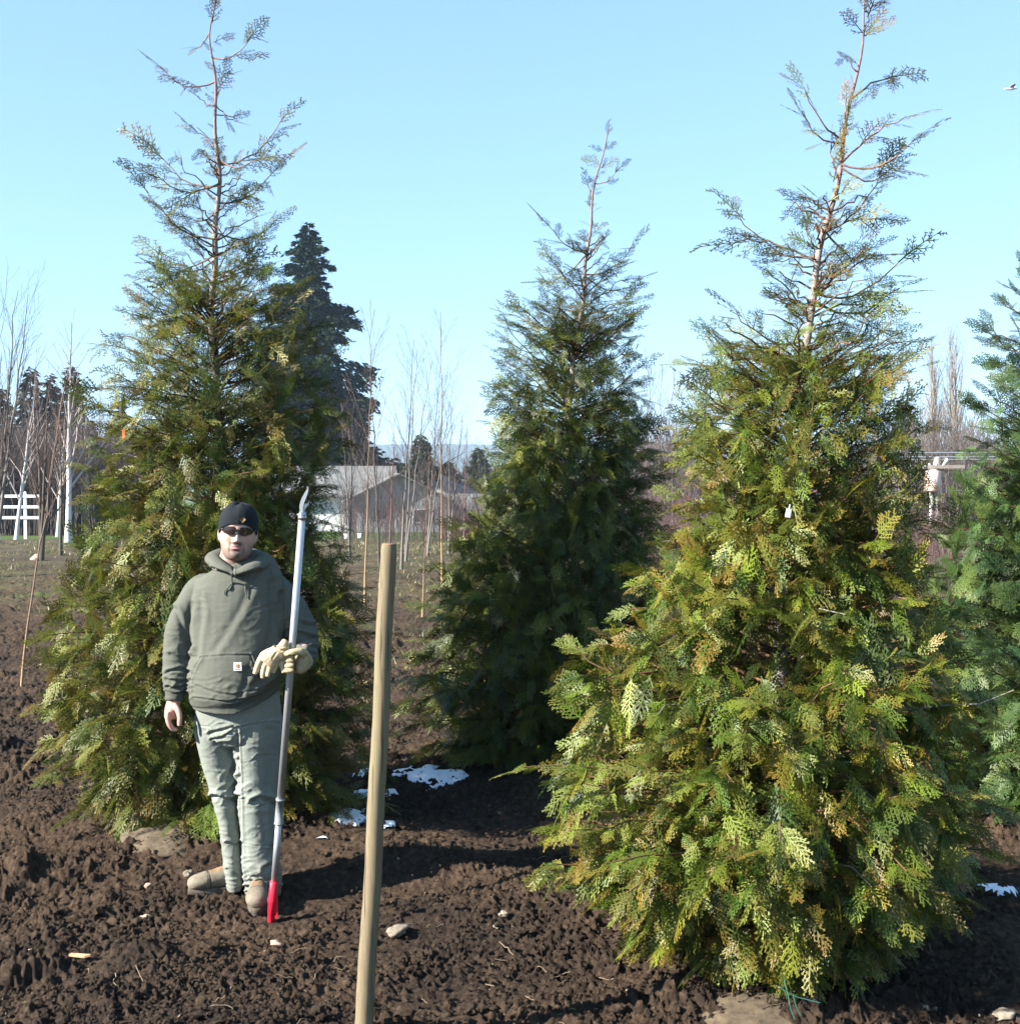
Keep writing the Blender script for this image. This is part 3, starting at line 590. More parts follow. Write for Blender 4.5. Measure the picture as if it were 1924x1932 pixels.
def bare_tree(name, label, base_px, top_px, Y=None, r=.05, seed=0, nsub=14, ang=32, kind='birch', group=None, forks=1, clear=.2, sub=2, spread=1, cat='tree'):
    rg = np.random.default_rng(seed)
    g = hitg(*base_px) if Y is None else Vector((px2(base_px[0], Y), Y, 0)); Y = g.y; g.z = gz(g.x, Y); top = at(top_px[0], top_px[1], Y)
    H = top.z - g.z; root = empty(name, g); tag(root, label, cat, group)
    cols = dict(pale=((.30, .26, .22), (.24, .20, .17)), birch=((.60, .58, .54), (.20, .14, .12)), dark=((.085, .075, .06), (.13, .09, .075)), tan=((.42, .27, .12), (.20, .13, .10)), grey=((.17, .15, .13), (.12, .095, .085)), red=((.14, .09, .08), (.15, .075, .07)))[kind]
    def c(rr): k = min(1, max(0, (rr - .008) / (.6 * r + .001))); return tuple(cols[1][i] * (1 - k) + cols[0][i] * k for i in range(3))
    tr = MB(); cr = MB()
    for fk in range(forks):
        n = 12; ts = np.linspace(0, 1, n); off = 0 if forks == 1 else (fk - (forks - 1) / 2) * .22 * H * spread
        e = np.array([top.x - g.x + off, rg.uniform(-.1, .1) * H, H * (1 - .12 * fk * rg.random())])
        P = e[None] * np.stack([ts ** 1.1, ts ** 1.1, ts], 1) + rg.normal(size=(n, 3)) * .006 * H * np.array([1, 1, 0]) * np.minimum(ts, .7)[:, None]
        rad = np.maximum(r * (1 - .93 * ts ** .8), .0045); rad[0] *= 1.25; P[0, 2] -= .1
        for a, z in ((0, 5), (4, 12)):
            tr.tube(P[a:z], rad[a:z], 7, False, col=np.repeat(np.array([c(q) for q in rad[a:z]]), 7, axis=0))
        for k in range(nsub // (1 if forks == 1 else 1)):
            t = clear + (.96 - clear) * (k + rg.random()) / nsub; q = np.array([np.interp(t, ts, P[:, j]) for j in range(3)])
            ph = rg.random() * 6.283; a = R(ang * (.7 + .6 * rg.random())); tg = P[min(int(t * 11) + 1, 11)] - P[int(t * 11)]; tg /= np.linalg.norm(tg)
            d = tg * math.cos(a) + np.array([math.cos(ph), math.sin(ph), 0]) * math.sin(a)
            limbs(cr, q, d, H * (.42 - .30 * t) * (.6 + .6 * rg.random()), max(.004, np.interp(t, ts, rad) * .5), sub - 1, rg, c, 5, 30)
    tr.build('trunk', M['bark'], root, col=True)
    if cr.n: cr.build('branches', M['twig'], root, col=True)
    return root
G1 = 'white barked birches on the left'
for k, (bp, tp, r) in enumerate([((4, 1006), (2, 720), .07), ((31, 1018), (60, 700), .11), ((54, 1006), (66, 640), .08), ((92, 1004), (84, 740), .06), ((109, 1013), (130, 760), .11), ((129, 1024), (122, 605), .14), ((147, 1004), (150, 700), .06), ((164, 1010), (158, 720), .10), ((183, 1006), (196, 690), .09), ((208, 1003), (205, 700), .07), ((236, 1004), (228, 640), .08)]):
    bare_tree('birch_tree', f'slim birch with whitish bark before the dark conifers, {wl[k]} from the left edge', bp, tp, r=r, seed=50 + k, nsub=20, kind='birch', group=G1, clear=.22, ang=28)
bare_tree('young_tree', 'dark trunked bare tree with low fork beside the pinkish boulder', (78, 1058), (100, 700), r=.055, seed=60, nsub=12, kind='dark', forks=3, clear=.2, spread=.35)
bare_tree('young_tree', 'dark straight bare tree in front of the whitest birch', (115, 1048), (118, 720), r=.05, seed=61, nsub=14, kind='dark', clear=.3)
bare_tree('sapling', 'thin pale yellow whip of a sapling standing alone on the soil at far left', (39, 1295), (121, 700), r=.013, seed=62, nsub=7, kind='tan', clear=.45, sub=1, ang=22)
bare_tree('bare_tree', 'tall upright bare tree leaning in from the left edge', (-12, 1090), (30, 490), r=.05, seed=63, nsub=16, kind='grey', forks=3, clear=.25, ang=18, spread=.3)
mids = [((688, 1135), (705, 585), .018, 'tan', 'slender bare sapling with an orange tan stem left of the wooden post'), ((834, 1120), (832, 590), .02, 'tan', 'tallest bare sapling with orange tan stem right of the wooden post'),
        ((797, 1165), (808, 860), .014, 'tan', 'short pale sapling between the post and the middle cedar'), ((757, 1075), (782, 640), .032, 'grey', 'bare grey sapling rising just right of the post top'),
        ((765, 1060), (800, 655), .03, 'grey', 'many branched bare tree behind the post'), ((716, 1072), (700, 690), .032, 'dark', 'dark bare sapling directly left of the post top'),
        ((806, 1050), (842, 700), .032, 'grey', 'bare greyish tree left of the tallest tan stemmed sapling'), ((846, 1045), (862, 760), .032, 'grey', 'bare bushy tree beside the outbuilding roof'),
        ((660, 1050), (655, 760), .032, 'grey', 'bare tree in front of the left part of the house roof'), ((875, 1040), (880, 800), .03, 'red', 'reddish bare tree left of the middle cedar'),
        ((920, 1042), (906, 830), .026, 'grey', 'pale forked bare tree touching the middle cedar'), ((735, 1040), (745, 790), .032, 'red', 'reddish twigged bare tree before the gable'),
        ((1218, 1075), (1228, 680), .028, 'dark', 'bare dark stem just right of the middle cedar'), ((1238, 1060), (1262, 690), .026, 'dark', 'bare stem leaning right beside the middle cedar'),
        ((1268, 1062), (1272, 760), .026, 'grey', 'bare grey tree between middle and right cedars'), ((1300, 1050), (1295, 790), .026, 'red', 'reddish bare tree against the left flank of the right cedar'),
        ((1285, 1110), (1286, 950), .02, 'tan', 'short tan stake like sapling in the reddish thicket'), ((1700, 1060), (1716, 850), .026, 'grey', 'bare tree behind the right flank of the big cedar')]
for k, (bp, tp, r, kd, lb) in enumerate(mids):
    bare_tree('sapling', lb, bp, tp, r=r, seed=70 + k, nsub=18 if kd != 'tan' else 14, kind=kd, clear=.16 if kd != 'tan' else .3, ang=26, sub=2, group='bare nursery saplings', forks=2 if k in (4, 6, 7, 8, 10, 13) else 1, spread=.35)
for k, (x, yt, lb) in enumerate([(1768, 640, 'bare columnar poplar, shorter left one of two'), (1808, 612, 'bare columnar poplar, taller right one of two')]):
    bare_tree('poplar_tree', lb, (x - 5, 1010), (x, yt), Y=70, r=.17, seed=100 + k, nsub=46, kind='pale', ang=11, clear=.06, sub=3, forks=2, spread=.07, group='columnar poplars')

def thicket(name, label, px0, px1, Y0, Y1, n, h, col, seed, lean=.18, r=.006, kink=True, cat='shrubs'):
    rg = np.random.default_rng(seed); b = MB()
    for i in range(n):
        Y = Y0 + (Y1 - Y0) * rg.random(); x = px2(px0 + (px1 - px0) * rg.random(), Y); g = gz(x, Y); hh = h * (.5 + .6 * rg.random())
        a = rg.normal(size=2) * lean; p = np.array([x, Y, g - .05]); q = p + np.array([a[0] * .4, a[1] * .4, .55]) * hh; e = p + np.array([a[0], a[1], 1]) * hh
        c = np.array(col) * (.6 + .8 * rg.random()); b.tube([p, q, e], [r * 1.3, r, r * .35], 3, False, col=c)
        for _ in range(4):
            t = .3 + .6 * rg.random(); s = p + (e - p) * t; b.tube([s, s + np.array([rg.normal() * .16, rg.normal() * .16, .3]) * hh], [r * .6, r * .3], 3, False, col=c)
    o = b.build(name, M['twig'], col=True); tag(o, label, cat, kind='stuff'); return o
thicket('red_twig_thicket', 'hazy reddish leafless thicket between the middle and right cedars', 1190, 1330, 22, 34, 330, 1.6, (.15, .095, .085), 1, r=.005)
thicket('red_twig_thicket', 'reddish leafless thicket right of the big cedar', 1670, 1800, 20, 32, 300, 1.4, (.15, .095, .085), 2, r=.005)
thicket('red_twig_thicket', 'dark reddish scrub below the outbuilding roof', 840, 960, 50, 60, 260, 1.0, (.15, .07, .06), 3, r=.014)
thicket('brushwood', 'dense grey brown leafless brushwood behind the birches', -60, 330, 74, 90, 2400, 6.3, (.11, .085, .072), 4, r=.024, lean=.12)
thicket('brushwood', 'leafless scrub around the house and its bare trees', 640, 960, 50, 76, 620, 2.7, (.13, .095, .085), 5, r=.009, lean=.15)
thicket('brushwood', 'leafless grey scrub in the gap right of the middle cedar', 1180, 1340, 40, 70, 700, 4.5, (.16, .13, .12), 6, r=.018, lean=.12)
thicket('brushwood', 'leafless grey scrub behind the pole at right', 1640, 1900, 50, 80, 900, 5.5, (.14, .115, .10), 8, r=.02, lean=.12)
thicket('distant_wood', 'far leafless wood filling the low ground under the hazy hill', 600, 2000, 180, 420, 4200, 6.5, (.11, .085, .075), 7, r=.16, lean=.08, cat='wood')

# ---- fence, pole, boulder, pots
def fence():
    Yf = 62.0; x0, x1 = px2(-60, Yf), px2(76, Yf); g = gz(x0, Yf); root = empty('rail_fence', (x0, Yf, g)); tag(root, 'white three rail wooden fence at the far left edge', 'fence')
    top = at(0, 933, Yf).z - g
    for z in (top - .08, top - .62, top - 1.16):
        b = MB(); b.box(((x1 - x0) / 2, -.06, z), (x1 - x0, .05, .14)); b.build('rail', M['white'], root, False)
    k = 0; x = 0.15
    while x < x1 - x0 + .1:
        b = MB(); b.box((x, 0, top / 2), (.14, .09, top + .2)); b.add([(x - .07, -.045, top + .1), (x + .07, -.045, top + .1), (x + .07, .045, top + .1), (x - .07, .045, top + .1), (x, 0, top + .16)], None, [(0, 1, 4), (1, 2, 4), (2, 3, 4), (3, 0, 4)]); b.build('post', M['white'], root, False); x += 1.35
fence()
def pole_():
    Yp = 44.0; g = gz(px2(1766, Yp), Yp); root = empty('utility_pole', (px2(1766, Yp), Yp, g)); tag(root, 'grey wooden utility pole with a rusty white transformer and cables', 'utility pole')
    zt = at(0, 862, Yp).z - g; b = MB(); b.tube([(0, 0, -.3), (0, 0, zt)], [.15, .11], 10, col=(.3, .26, .22)); b.build('pole', mat_simple('weathered_pole', (.22, .19, .17), (.36, .32, .28), 3, .9), root)
    b = MB(); xx = px2(1757, Yp) - px2(1766, Yp); zc = at(0, 907, Yp).z - g
    b.tube([(xx, -.1, zc - .38), (xx, -.1, zc - .34), (xx, -.1, zc + .34), (xx, -.1, zc + .42)], [.2, .27, .27, .1], 14); tr = b.build('transformer', mat_simple('rusty_white', (.5, .14, .08), (.72, .66, .6), 2.2, .6), root)
    for s in (-.12, .12):
        b = MB(); b.tube([(xx + s, -.1, zc + .4), (xx + s, -.1, zc + .62)], [.05, .035], 8); b.build('bushing', M['white'], tr)
    b = MB(); x2 = px2(1754, Yp) - px2(1766, Yp); b.tube([(x2, -.12, 0), (x2, -.12, at(0, 926, Yp).z - g)], .055, 8); b.build('conduit', M['white'], root)
    b = MB(); b.box((0, -.12, zt - .35), (1.9, .1, .12)); b.build('crossarm', mat_simple('crossarm', (.2, .17, .14), (.3, .26, .22), 3, .9), root, False)
    b = MB(); x3 = px2(1785, Yp) - px2(1766, Yp); zl = at(0, 872, Yp).z - g; b.tube([(0, 0, zl - .3), (x3 * .6, -.05, zl - .1), (x3, -.1, zl + .12)], [.03, .03, .06], 6); b.build('lamp_arm', M['white'], root)
    for k, (yy, r) in enumerate([(854, .022), (862, .022), (867, .022), (925, .016)]):
        z = at(0, yy, Yp).z - g; P = [(x, -.1 + .04 * k, z + .9 * (x / 22.0) ** 2 * .3) for x in np.linspace(-16, 14, 24)]
        b = MB(); b.tube(P, r, 4, False); b.build('cable', M['alu'], root)
pole_()
def rock(px, py, rw, flat, label, seed, mat, group=None, name='stone', sink=.55):
    p = hitg(px, py); rg = np.random.default_rng(seed); s = rw * .86 / F * p.y; V, T = ico(3)
    n_ = 1 + .9 * (rnoise(V[:, 0] * 1.5 + seed, V[:, 1] * 1.5 + V[:, 2] * 1.7, seed) - .5) + .22 * (rnoise(V[:, 0] * 4 + seed, V[:, 1] * 4 - V[:, 2] * 3, seed + 2) - .5) + .08 * (rnoise(V[:, 0] * 5 + seed, V[:, 2] * 5 + V[:, 1] * 3, seed) - .5)
    V = V * n_[:, None] * np.array([1, .75, flat]) * s; b = MB(); b.add(V, None, T); o = b.build(name, mat); o.location = (p.x, p.y, p.z + s * flat * (1 - sink) + .008); o.rotation_euler = (rg.uniform(-.2, .2), rg.uniform(-.3, .3), rg.random() * .8)
    tag(o, label, 'stone' if name == 'stone' else name, group); return o
M['stone'] = mat_simple('pale_stone', (.10, .08, .058), (.30, .25, .19), 26, .85, .3)
M['stonep'] = mat_simple('pinkish_stone', (.36, .23, .16), (.46, .32, .24), 5, .85, .3)
M['stoned'] = mat_simple('dark_stone', (.05, .05, .055), (.10, .10, .11), 4, .9, .3)
rock(68, 1058, 11, .75, 'round pinkish boulder at the foot of the dark forked young tree', 1, M['stonep'], name='boulder', sink=.5)
rock(1800, 1026, 26, .55, 'large dark grey boulder low behind the hemlock edge', 2, M['stoned'], name='boulder')
SG = 'stones lying on the tilled soil'
for k, (x, y, r, fl, lb) in enumerate([(357, 1654, 11, .7, 'cream stone just left of the man\'s boot'), (279, 1676, 9, .6, 'light brown stone left of the cream one'), (158, 1628, 8, .4, 'flat whitish stone toward the left edge'), (190, 1618, 9, .35, 'thin flat pale stone below the left cedar'),
        (749, 1764, 25, .42, 'long flat cream stone right of the post'), (709, 1747, 8, .6, 'small pale stone touching the right side of the post'), (950, 1731, 13, .55, 'cream stone near the shadow edge, upper of a pair'), (938, 1752, 10, .5, 'pale stone under the upper of the pair'),
        (276, 1737, 13, .45, 'reddish brown flat stone below the boots on the left'), (523, 1787, 14, .5, 'brown stone below the pole tip'), (1745, 1911, 13, .7, 'whitish round stone at bottom right, left of two touching'), (1766, 1913, 10, .6, 'whitish stone at bottom right, right of two touching'),
        (1893, 1922, 26, .4, 'broad tan stone in the bottom right corner'), (60, 1211, 5, .6, 'little white stone beside the whip sapling'), (84, 1211, 5, .6, 'little grey white stone right of the whip sapling'), (52, 1226, 6, .6, 'brightest little stone near the whip sapling'), (78, 1257, 5, .5, 'little pale chip under the other sapling stones'),
        (40, 1870, 7, .6, 'pale stone near the bottom left corner'), (1180, 1835, 7, .5, 'pale stone left of the burlapped root ball')]):
    rock(x, y, r, fl, lb, 10 + k, M['stonep'] if k in (1, 8, 9) else M['stone'], SG)
pe = [rock(500, 1800, 3.2, .6, 'small pale pebble scattered on the tilled soil', 90, M['stone'], 'small pale pebbles', name='pebble', sink=.2), rock(300, 1850, 2.6, .5, 'small pale pebble scattered on the tilled soil', 91, M['stone'], 'small pale pebbles', name='pebble', sink=.2)]
rg = np.random.default_rng(5)
for k in range(60):
    p = hitg(rg.uniform(0, 1924), 1930 - 430 * rg.random() ** 1.6)
    if (p.x + 1.15) ** 2 + (p.y - 5.5) ** 2 < .2: continue
    o = pe[k % 2].copy(); COL.objects.link(o); o.location = (p.x, p.y, p.z + .022 + .012 * rg.random()); o.rotation_euler = (rg.random(), rg.random(), rg.random() * 6); o.scale = [rg.uniform(.4, 1.2)] * 3
M['straw'] = mat_simple('dry_root', (.13, .09, .055), (.30, .23, .15), 10, .9)
def litter():
    b = MB(); rg = np.random.default_rng(6)
    for k in range(85):
        p = hitg(rg.uniform(-50, 1960), 1950 - 450 * rg.random() ** 1.4); L = rg.uniform(.02, .11); a = rg.random() * 6.3
        q = [np.array([0, 0, 0.])]; 
        for i in range(5): a += rg.normal() * .25; q.append(q[-1] + np.array([math.cos(a), math.sin(a), rg.normal() * .35]) * L / 5)
        b.tube(np.array(q) + np.array([p.x, p.y, p.z + .03]), rg.uniform(.0006, .0016), 4, False)
    tag(b.build('root_litter', M['straw']), 'dry roots and bits of straw strewn over the soil', 'plant litter', kind='stuff')
litter()
def chip(px, py, L, a, label, m):
    p = hitg(px, py); b = MB(); c, s_ = math.cos(a), math.sin(a)
    V = np.array([(-L / 2, -.010, 0), (L * .3, -.013, .006), (L / 2, 0, .012), (L * .2, .012, .004), (-L / 2, .008, 0)]); V2 = V + (0, 0, .009); A = np.concatenate([V, V2]); A = np.stack([A[:, 0] * c - A[:, 1] * s_, A[:, 0] * s_ + A[:, 1] * c, A[:, 2]], 1)
    b.add(A + np.array([0, 0, .028]), [(k, (k + 1) % 5, 5 + (k + 1) % 5, 5 + k) for k in range(5)], [(0, 2, 1), (0, 3, 2), (0, 4, 3), (5, 6, 7), (5, 7, 8), (5, 8, 9)]); o = b.build('wood_chip', m, smooth=False); o.location = p; tag(o, label, 'wood chip', 'wood chips on the soil')
M['chip'] = mat_simple('fresh_wood', (.36, .19, .10), (.50, .30, .17), 20, .8)
chip(152, 1820, .10, -.4, 'orange splintered wood chip low on the left', M['chip']); chip(53, 1811, .05, -.5, 'smaller orange wood chip near the left edge', M['chip'])
# plastic pots by the house
for k, (x, y) in enumerate([(653, 1016), (679, 1015)]):
    p = hitg(x, y); p.y = min(p.y, 78); p.x = px2(x, p.y); g = gz(p.x, p.y); r = 5.5 / F * p.y
    root = empty('bucket', (p.x, p.y, g)); tag(root, ['white bucket on the grass by the house, left of two', 'white bucket on the grass by the house, right of two'][k], 'bucket', 'white buckets by the house')
    b = MB(); b.tube([(0, 0, 0), (0, 0, r * 1.6), (0, 0, r * 1.5), (0, 0, .1)], [r * .75, r, r * .9, r * .6], 14, False); b.tube([(0, 0, -.01), (0, 0, .02)], r * .74, 14); b.build('tub', M['white'], root)
    b = MB(); b.tube([(r * math.cos(a), 0, r * 1.5 - r * .5 * math.sin(a)) for a in np.linspace(0, math.pi, 12)], .012, 5, False); b.build('handle', M['steel'], root)
# grass and weeds between the rows
def grass():
    rg = np.random.default_rng(8); n = 26000; Y = 11 + 40 * rg.random(n) ** 1.3; px = rg.uniform(-60, 1980, n); X = (px - 962) / F * Y
    mk = rnoise(X * .9, Y * .9, 77) + .35 * (np.abs(px - 830) < 120) + .1 * (px < 250) * (Y > 22); k = mk > .62; X, Y = X[k], Y[k]; n = len(X)
    Z = ground_base(X, Y); h = .03 + .09 * rg.random(n); a = rg.random(n) * 6.28; wd = .002 + .00035 * Y; lx, ly = rg.normal(size=n) * .5 * h, rg.normal(size=n) * .5 * h
    V = np.stack([np.stack([X - np.cos(a) * wd, Y - np.sin(a) * wd, Z], 1), np.stack([X + np.cos(a) * wd, Y + np.sin(a) * wd, Z], 1), np.stack([X + lx, Y + ly, Z + h], 1)], 1).reshape(-1, 3)
    c = np.where(rg.random((n, 1)) < .55, np.array([[.09, .13, .025]]), np.array([[.22, .18, .09]])) * (.6 + .7 * rg.random((n, 1)))
    o = mesh_obj('grass', V, None, M['leaf'], None, np.repeat(c, 3, axis=0), tri=np.arange(3 * n).reshape(-1, 3)); tag(o, 'patchy winter grass and weeds between the nursery rows', 'grass', kind='stuff')
grass()
# gull far off in the sky
p = at(1906, 167, 45); root = empty('gull', p); tag(root, 'small white gull flying near the top right corner', 'bird')
b = MB(); b.tube([(-.24, 0, -.01), (-.18, 0, .0), (-.05, 0, 0), (.1, 0, .01), (.17, 0, .03), (.215, 0, .03), (.25, 0, .02)], [.012, .03, .055, .055, .04, .03, .006], 10); b.build('body', M['white'], root)
for s in (-1, 1):
    b = MB(); q = [(.10, 0, .03), (.12, s * .22, .11), (.04, s * .5, .08), (-.02, s * .5, .075), (-.02, s * .22, .1), (-.09, 0, .02)]; q = [(x, y_ * .75, z) for x, y_, z in q]; A = np.array(q); b.add(np.concatenate([A, A - (0, 0, .012)]), [(0, 1, 4, 5), (1, 2, 3, 4), (11, 10, 7, 6), (10, 9, 8, 7)] + [(k, k + 6, (k + 1) % 6 + 6, (k + 1) % 6) for k in range(6)]); b.build('wing', mat_simple('grey_wing', (.3, .3, .33), (.45, .45, .48), 3, .7), root, False)

# ------------------------------------------------------------------ foreground post
def post():
    Yb, Yt = 4.12, 4.12; B = at(682, 1990, Yb); T_ = at(735, 1027, Yt); root_z = gz(B.x, Yb) - .15
    d = (T_ - B); B = B - d * ((B.z - root_z) / d.z); n = 70; ts = np.linspace(0, 1, n); P = np.array(B)[None] + ts[:, None] * np.array(T_ - B)[None]; P[:, 0] += .004 * np.sin(ts * 4) + .0015 * np.sin(ts * 21)
    rad = .0315 - .0045 * ts + .0004 * np.sin(ts * 90); rad[-1] -= .003; rad[-2] -= .0006
    m, nn, bs = new_mat('lathed_post_wood'); v = coords(nn)
    w_ = N(nn, 'ShaderNodeTexWave'); w_.bands_direction = 'Z'; w_.inputs['Scale'].default_value = 42; w_.inputs['Distortion'].default_value = 1.5; w_.inputs['Detail'].default_value = 2; nn.links.new(v, w_.inputs['Vector'])
    v2 = coords(nn, (34, 34, 2.2)); f = noise(nn, v2, 4, 6, .75); f2 = noise(nn, coords(nn, (3, 3, 1.6)), 1.6, 3)
    c = ramp(nn, f, [(.25, (.085, .065, .042)), (.5, (.165, .135, .09)), (.8, (.235, .20, .14))]); c = mixc(nn, ramp(nn, f2, [(.4, (0, 0, 0)), (.62, (.7, .7, .7))]), c, (.18, .175, .10))
    c = mixc(nn, .12, c, ramp(nn, w_.outputs[1], [(.1, (.45, .42, .4)), (.4, (1.1, 1.1, 1.1))]), 'MULTIPLY')
    cr = noise(nn, coords(nn, (60, 60, .9)), 1, 2); c = mixc(nn, ramp(nn, cr, [(.62, (0, 0, 0)), (.645, (.85, .85, .85))]), c, (.05, .035, .025))
    nn.links.new(c, bs.inputs['Base Color']); c = mixc(nn, 1.0, c, (.95, .86, .76), 'MULTIPLY'); nn.links.new(c, bs.inputs['Base Color']); bs.inputs['Roughness'].default_value = .85; bump(nn, bs, w_.outputs[1], .12, .001)
    root = empty('wooden_post', B + Vector((0, 0, .15))); tag(root, 'weathered round greenish tan wooden post leaning slightly in the foreground', 'post')
    b = MB(); b.tube(P - np.array(root.location), rad, 40, False); b.build('shaft', m, root)
    b = MB(); e = P[-1] - np.array(root.location); r1 = rad[-1]; b.tube([e + (0, 0, -.001), e + (0, 0, .002)], [r1 * .995, r1 * .96], 40, True); b.build('sawn_top', mat_simple('end_grain', (.16, .09, .05), (.27, .17, .10), 60, .9, .5, .003), root)
post()

def rootball(cx, cy, rx, rz, name='root_ball', parent=None, seed=1):
    V, T = ico(4); n_ = 1 + .22 * (rnoise(V[:, 0] * 2 + seed, V[:, 1] * 2 + V[:, 2], seed) - .5) + .22 * (rnoise(V[:, 0] * 9, V[:, 2] * 9 + V[:, 1] * 9, seed) - .5) + .16 * (rnoise(V[:, 0] * 22, V[:, 2] * 22 + V[:, 1] * 22, seed) - .5)
    V = V * n_[:, None] * np.array([rx, rx, rz]); b = MB(); b.add(V, None, T); o = b.build(name, M['burlap'], parent); g = gz(cx, cy); o.location = Vector((cx, cy, g - .02)) - (Vector(parent.location) if parent else Vector()); return o
M['burlap'] = mat_simple('burlap', (.045, .032, .02), (.125, .092, .058), 22, .95, .8, .01)
rb = rootball(.95, 4.40, .27, .055, parent=right, seed=3)
rootball(-1.70, 6.2, .26, .075, parent=left, seed=5)
b = MB(); M['twine'] = mat_simple('green_twine', (.02, .10, .08), (.04, .16, .12), 20, .6)
for q in ([(1480, 1850), (1487, 1880), (1492, 1905), (1500, 1925)], [(1470, 1862), (1494, 1878), (1520, 1886), (1548, 1893)], [(1496, 1878), (1503, 1902), (1512, 1918)]):
    b.tube(smooth_path([np.array(at(x, y, 4.1)) - np.array(rb.location) - np.array(right.location) for x, y in q]), .0018, 5)
b.build('twine', M['twine'], rb)
b = MB(); q = at(233, 818, 5.75); b.add(np.array([(-.012, 0, .03), (.012, .004, .034), (.015, -.004, -.03), (-.008, .003, -.045), (-.012, .003, .03), (.012, .007, .034), (.015, -.001, -.03), (-.008, .006, -.045)]) * .55, [(0, 1, 2, 3), (7, 6, 5, 4), (0, 4, 5, 1), (1, 5, 6, 2), (2, 6, 7, 3), (3, 7, 4, 0)]); o = b.build('ribbon', mat_simple('orange_ribbon', (.45, .09, .02), (.6, .13, .03), 25, .5), smooth=False); o.location = q; tag(o, 'orange plastic marking ribbon tied on the left cedar', 'ribbon')
b = MB(); b.box((0, 0, 0), (.018, .002, .03)); b.box((0, 0, .022), (.004, .002, .016)); o = b.build('plant_tag', M['white'], smooth=False); o.location = at(1487, 968, 4.15); o.rotation_euler = (0, .2, .2); tag(o, 'small white nursery tag hanging in the right cedar', 'tag')

# ------------------------------------------------------------------ the man
def proj(V):
    V = np.asarray(V); y = V[:, 1]; z = V[:, 2] - CAMH
    cy = y * math.cos(PITCH) - z * math.sin(PITCH); cz = y * math.sin(PITCH) + z * math.cos(PITCH)
    return PW / 2 + F * V[:, 0] / cy, PH / 2 - F * cz / cy
def fused(mb, voxel, smooth=4, fac=.5):
    V = np.concatenate(mb.V); o = mesh_obj('tmp', V, np.concatenate(mb.Q) if mb.Q else None, tri=np.concatenate(mb.T) if mb.T else None)
    m = o.modifiers.new('r', 'REMESH'); m.mode = 'VOXEL'; m.voxel_size = voxel
    s = o.modifiers.new('s', 'SMOOTH'); s.iterations = smooth; s.factor = fac
    dg = bpy.context.evaluated_depsgraph_get(); dg.update(); me = bpy.data.meshes.new_from_object(o.evaluated_get(dg))
    n = len(me.vertices); V = np.empty(n * 3, np.float32); me.vertices.foreach_get('co', V); V = V.reshape(-1, 3).astype(float)
    Nn = np.empty(n * 3, np.float32); me.vertices.foreach_get('normal', Nn); Nn = Nn.reshape(-1, 3)
    q = np.array([p.vertices[:] for p in me.polygons if len(p.vertices) == 4]); bpy.data.objects.remove(o)
    return V, Nn, q
def limb(mb, pts, n=28, k=5, up=(0, 1, 0)):
    """pts: (px, py, Y, half width px, half depth m)"""
    A = []
    for x, y, Y, rw, rd in pts:
        p = at(x, y, Y); A.append((p.x, p.y, p.z, rw / F * Y, rd))
    A = smooth_path(A, k); mb.tube(A[:, :3], A[:, 3:], n, True, up=up)
def segd(px, py, poly):
    D = np.full(len(px), 1e9); S = np.zeros(len(px))
    for (x0, y0), (x1, y1) in zip(poly[:-1], poly[1:]):
        dx, dy = x1 - x0, y1 - y0; t = np.clip(((px - x0) * dx + (py - y0) * dy) / (dx * dx + dy * dy), 0, 1)
        d = np.hypot(px - x0 - t * dx, py - y0 - t * dy); sg = np.sign((px - x0) * dy - (py - y0) * dx)
        k = d < D; D = np.where(k, d, D); S = np.where(k, sg, S)
    return D, S
def folds(V, Nn, lst, front=True):
    px, py = proj(V); w_ = (Nn[:, 1] < .25) if front else np.ones(len(V), bool)
    for poly, wd, dep in lst:       # groove with a soft ridge beside it
        D, S = segd(px, py, poly); V = V + Nn * ((-dep * np.exp(-(D / wd) ** 2) + .75 * dep * np.exp(-((D - 1.9 * wd) / wd) ** 2) * (S > 0)) * w_)[:, None]
    return V
def wrinkle(V, Nn, regions, seed):
    px, py = proj(V); m = np.zeros(len(V))
    for cx, cy, rx, ry, k in regions: m = np.maximum(m, k * np.exp(-((px - cx) / rx) ** 2 - ((py - cy) / ry) ** 2))
    wx = rnoise(px / 22, py / 30, seed) * 26; wy = rnoise(px / 25 + 9, py / 22, seed + 1) * 30
    r1 = 1 - np.abs(2 * rnoise((px + wx) / 26 + V[:, 1] * 3, (py + wy) / 9.5, seed + 2) - 1); r2 = 1 - np.abs(2 * rnoise((px + wy) / 12, (py + wx) / 6 + V[:, 1] * 6, seed + 3) - 1)
    return V + Nn * (m * (.012 * (r1 ** 3 - .35) + .005 * (r2 ** 2 - .4)))[:, None]
def surf(V, x, y, r=4):
    px, py = proj(V); k = np.hypot(px - x, py - y) < r
    return V[k][np.argmin(V[k][:, 1])] if k.any() else np.array(at(x, y, 5.3))
M['skin'] = mat_vcol('skin', .5, 0, .12, .35, 90, .1, .001)
M['hoodie'] = mat_vcol('fleece', .95, 0, .35, .15, 260, .35, .002)
M['denim'] = mat_vcol('work_trousers', .9, 0, .3, .15, 160, .3, .002)
M['glove'] = mat_vcol('leather_glove', .75, 0, .35, .25, 70, .3, .002)
M['boot'] = mat_vcol('suede_boot', .9, 0, .5, .2, 60, .4, .003)
M['black'] = mat_vcol('knit', .95, 0, .3, .15, 300, .3, .002)
man = empty('person', (at(455, 1708, 5.5).x, 5.5, 0)); man.location.z = gz(man.location.x, 5.5)
tag(man, 'man in olive green hoodie, grey green work trousers, black beanie and sunglasses holding a pole', 'person')
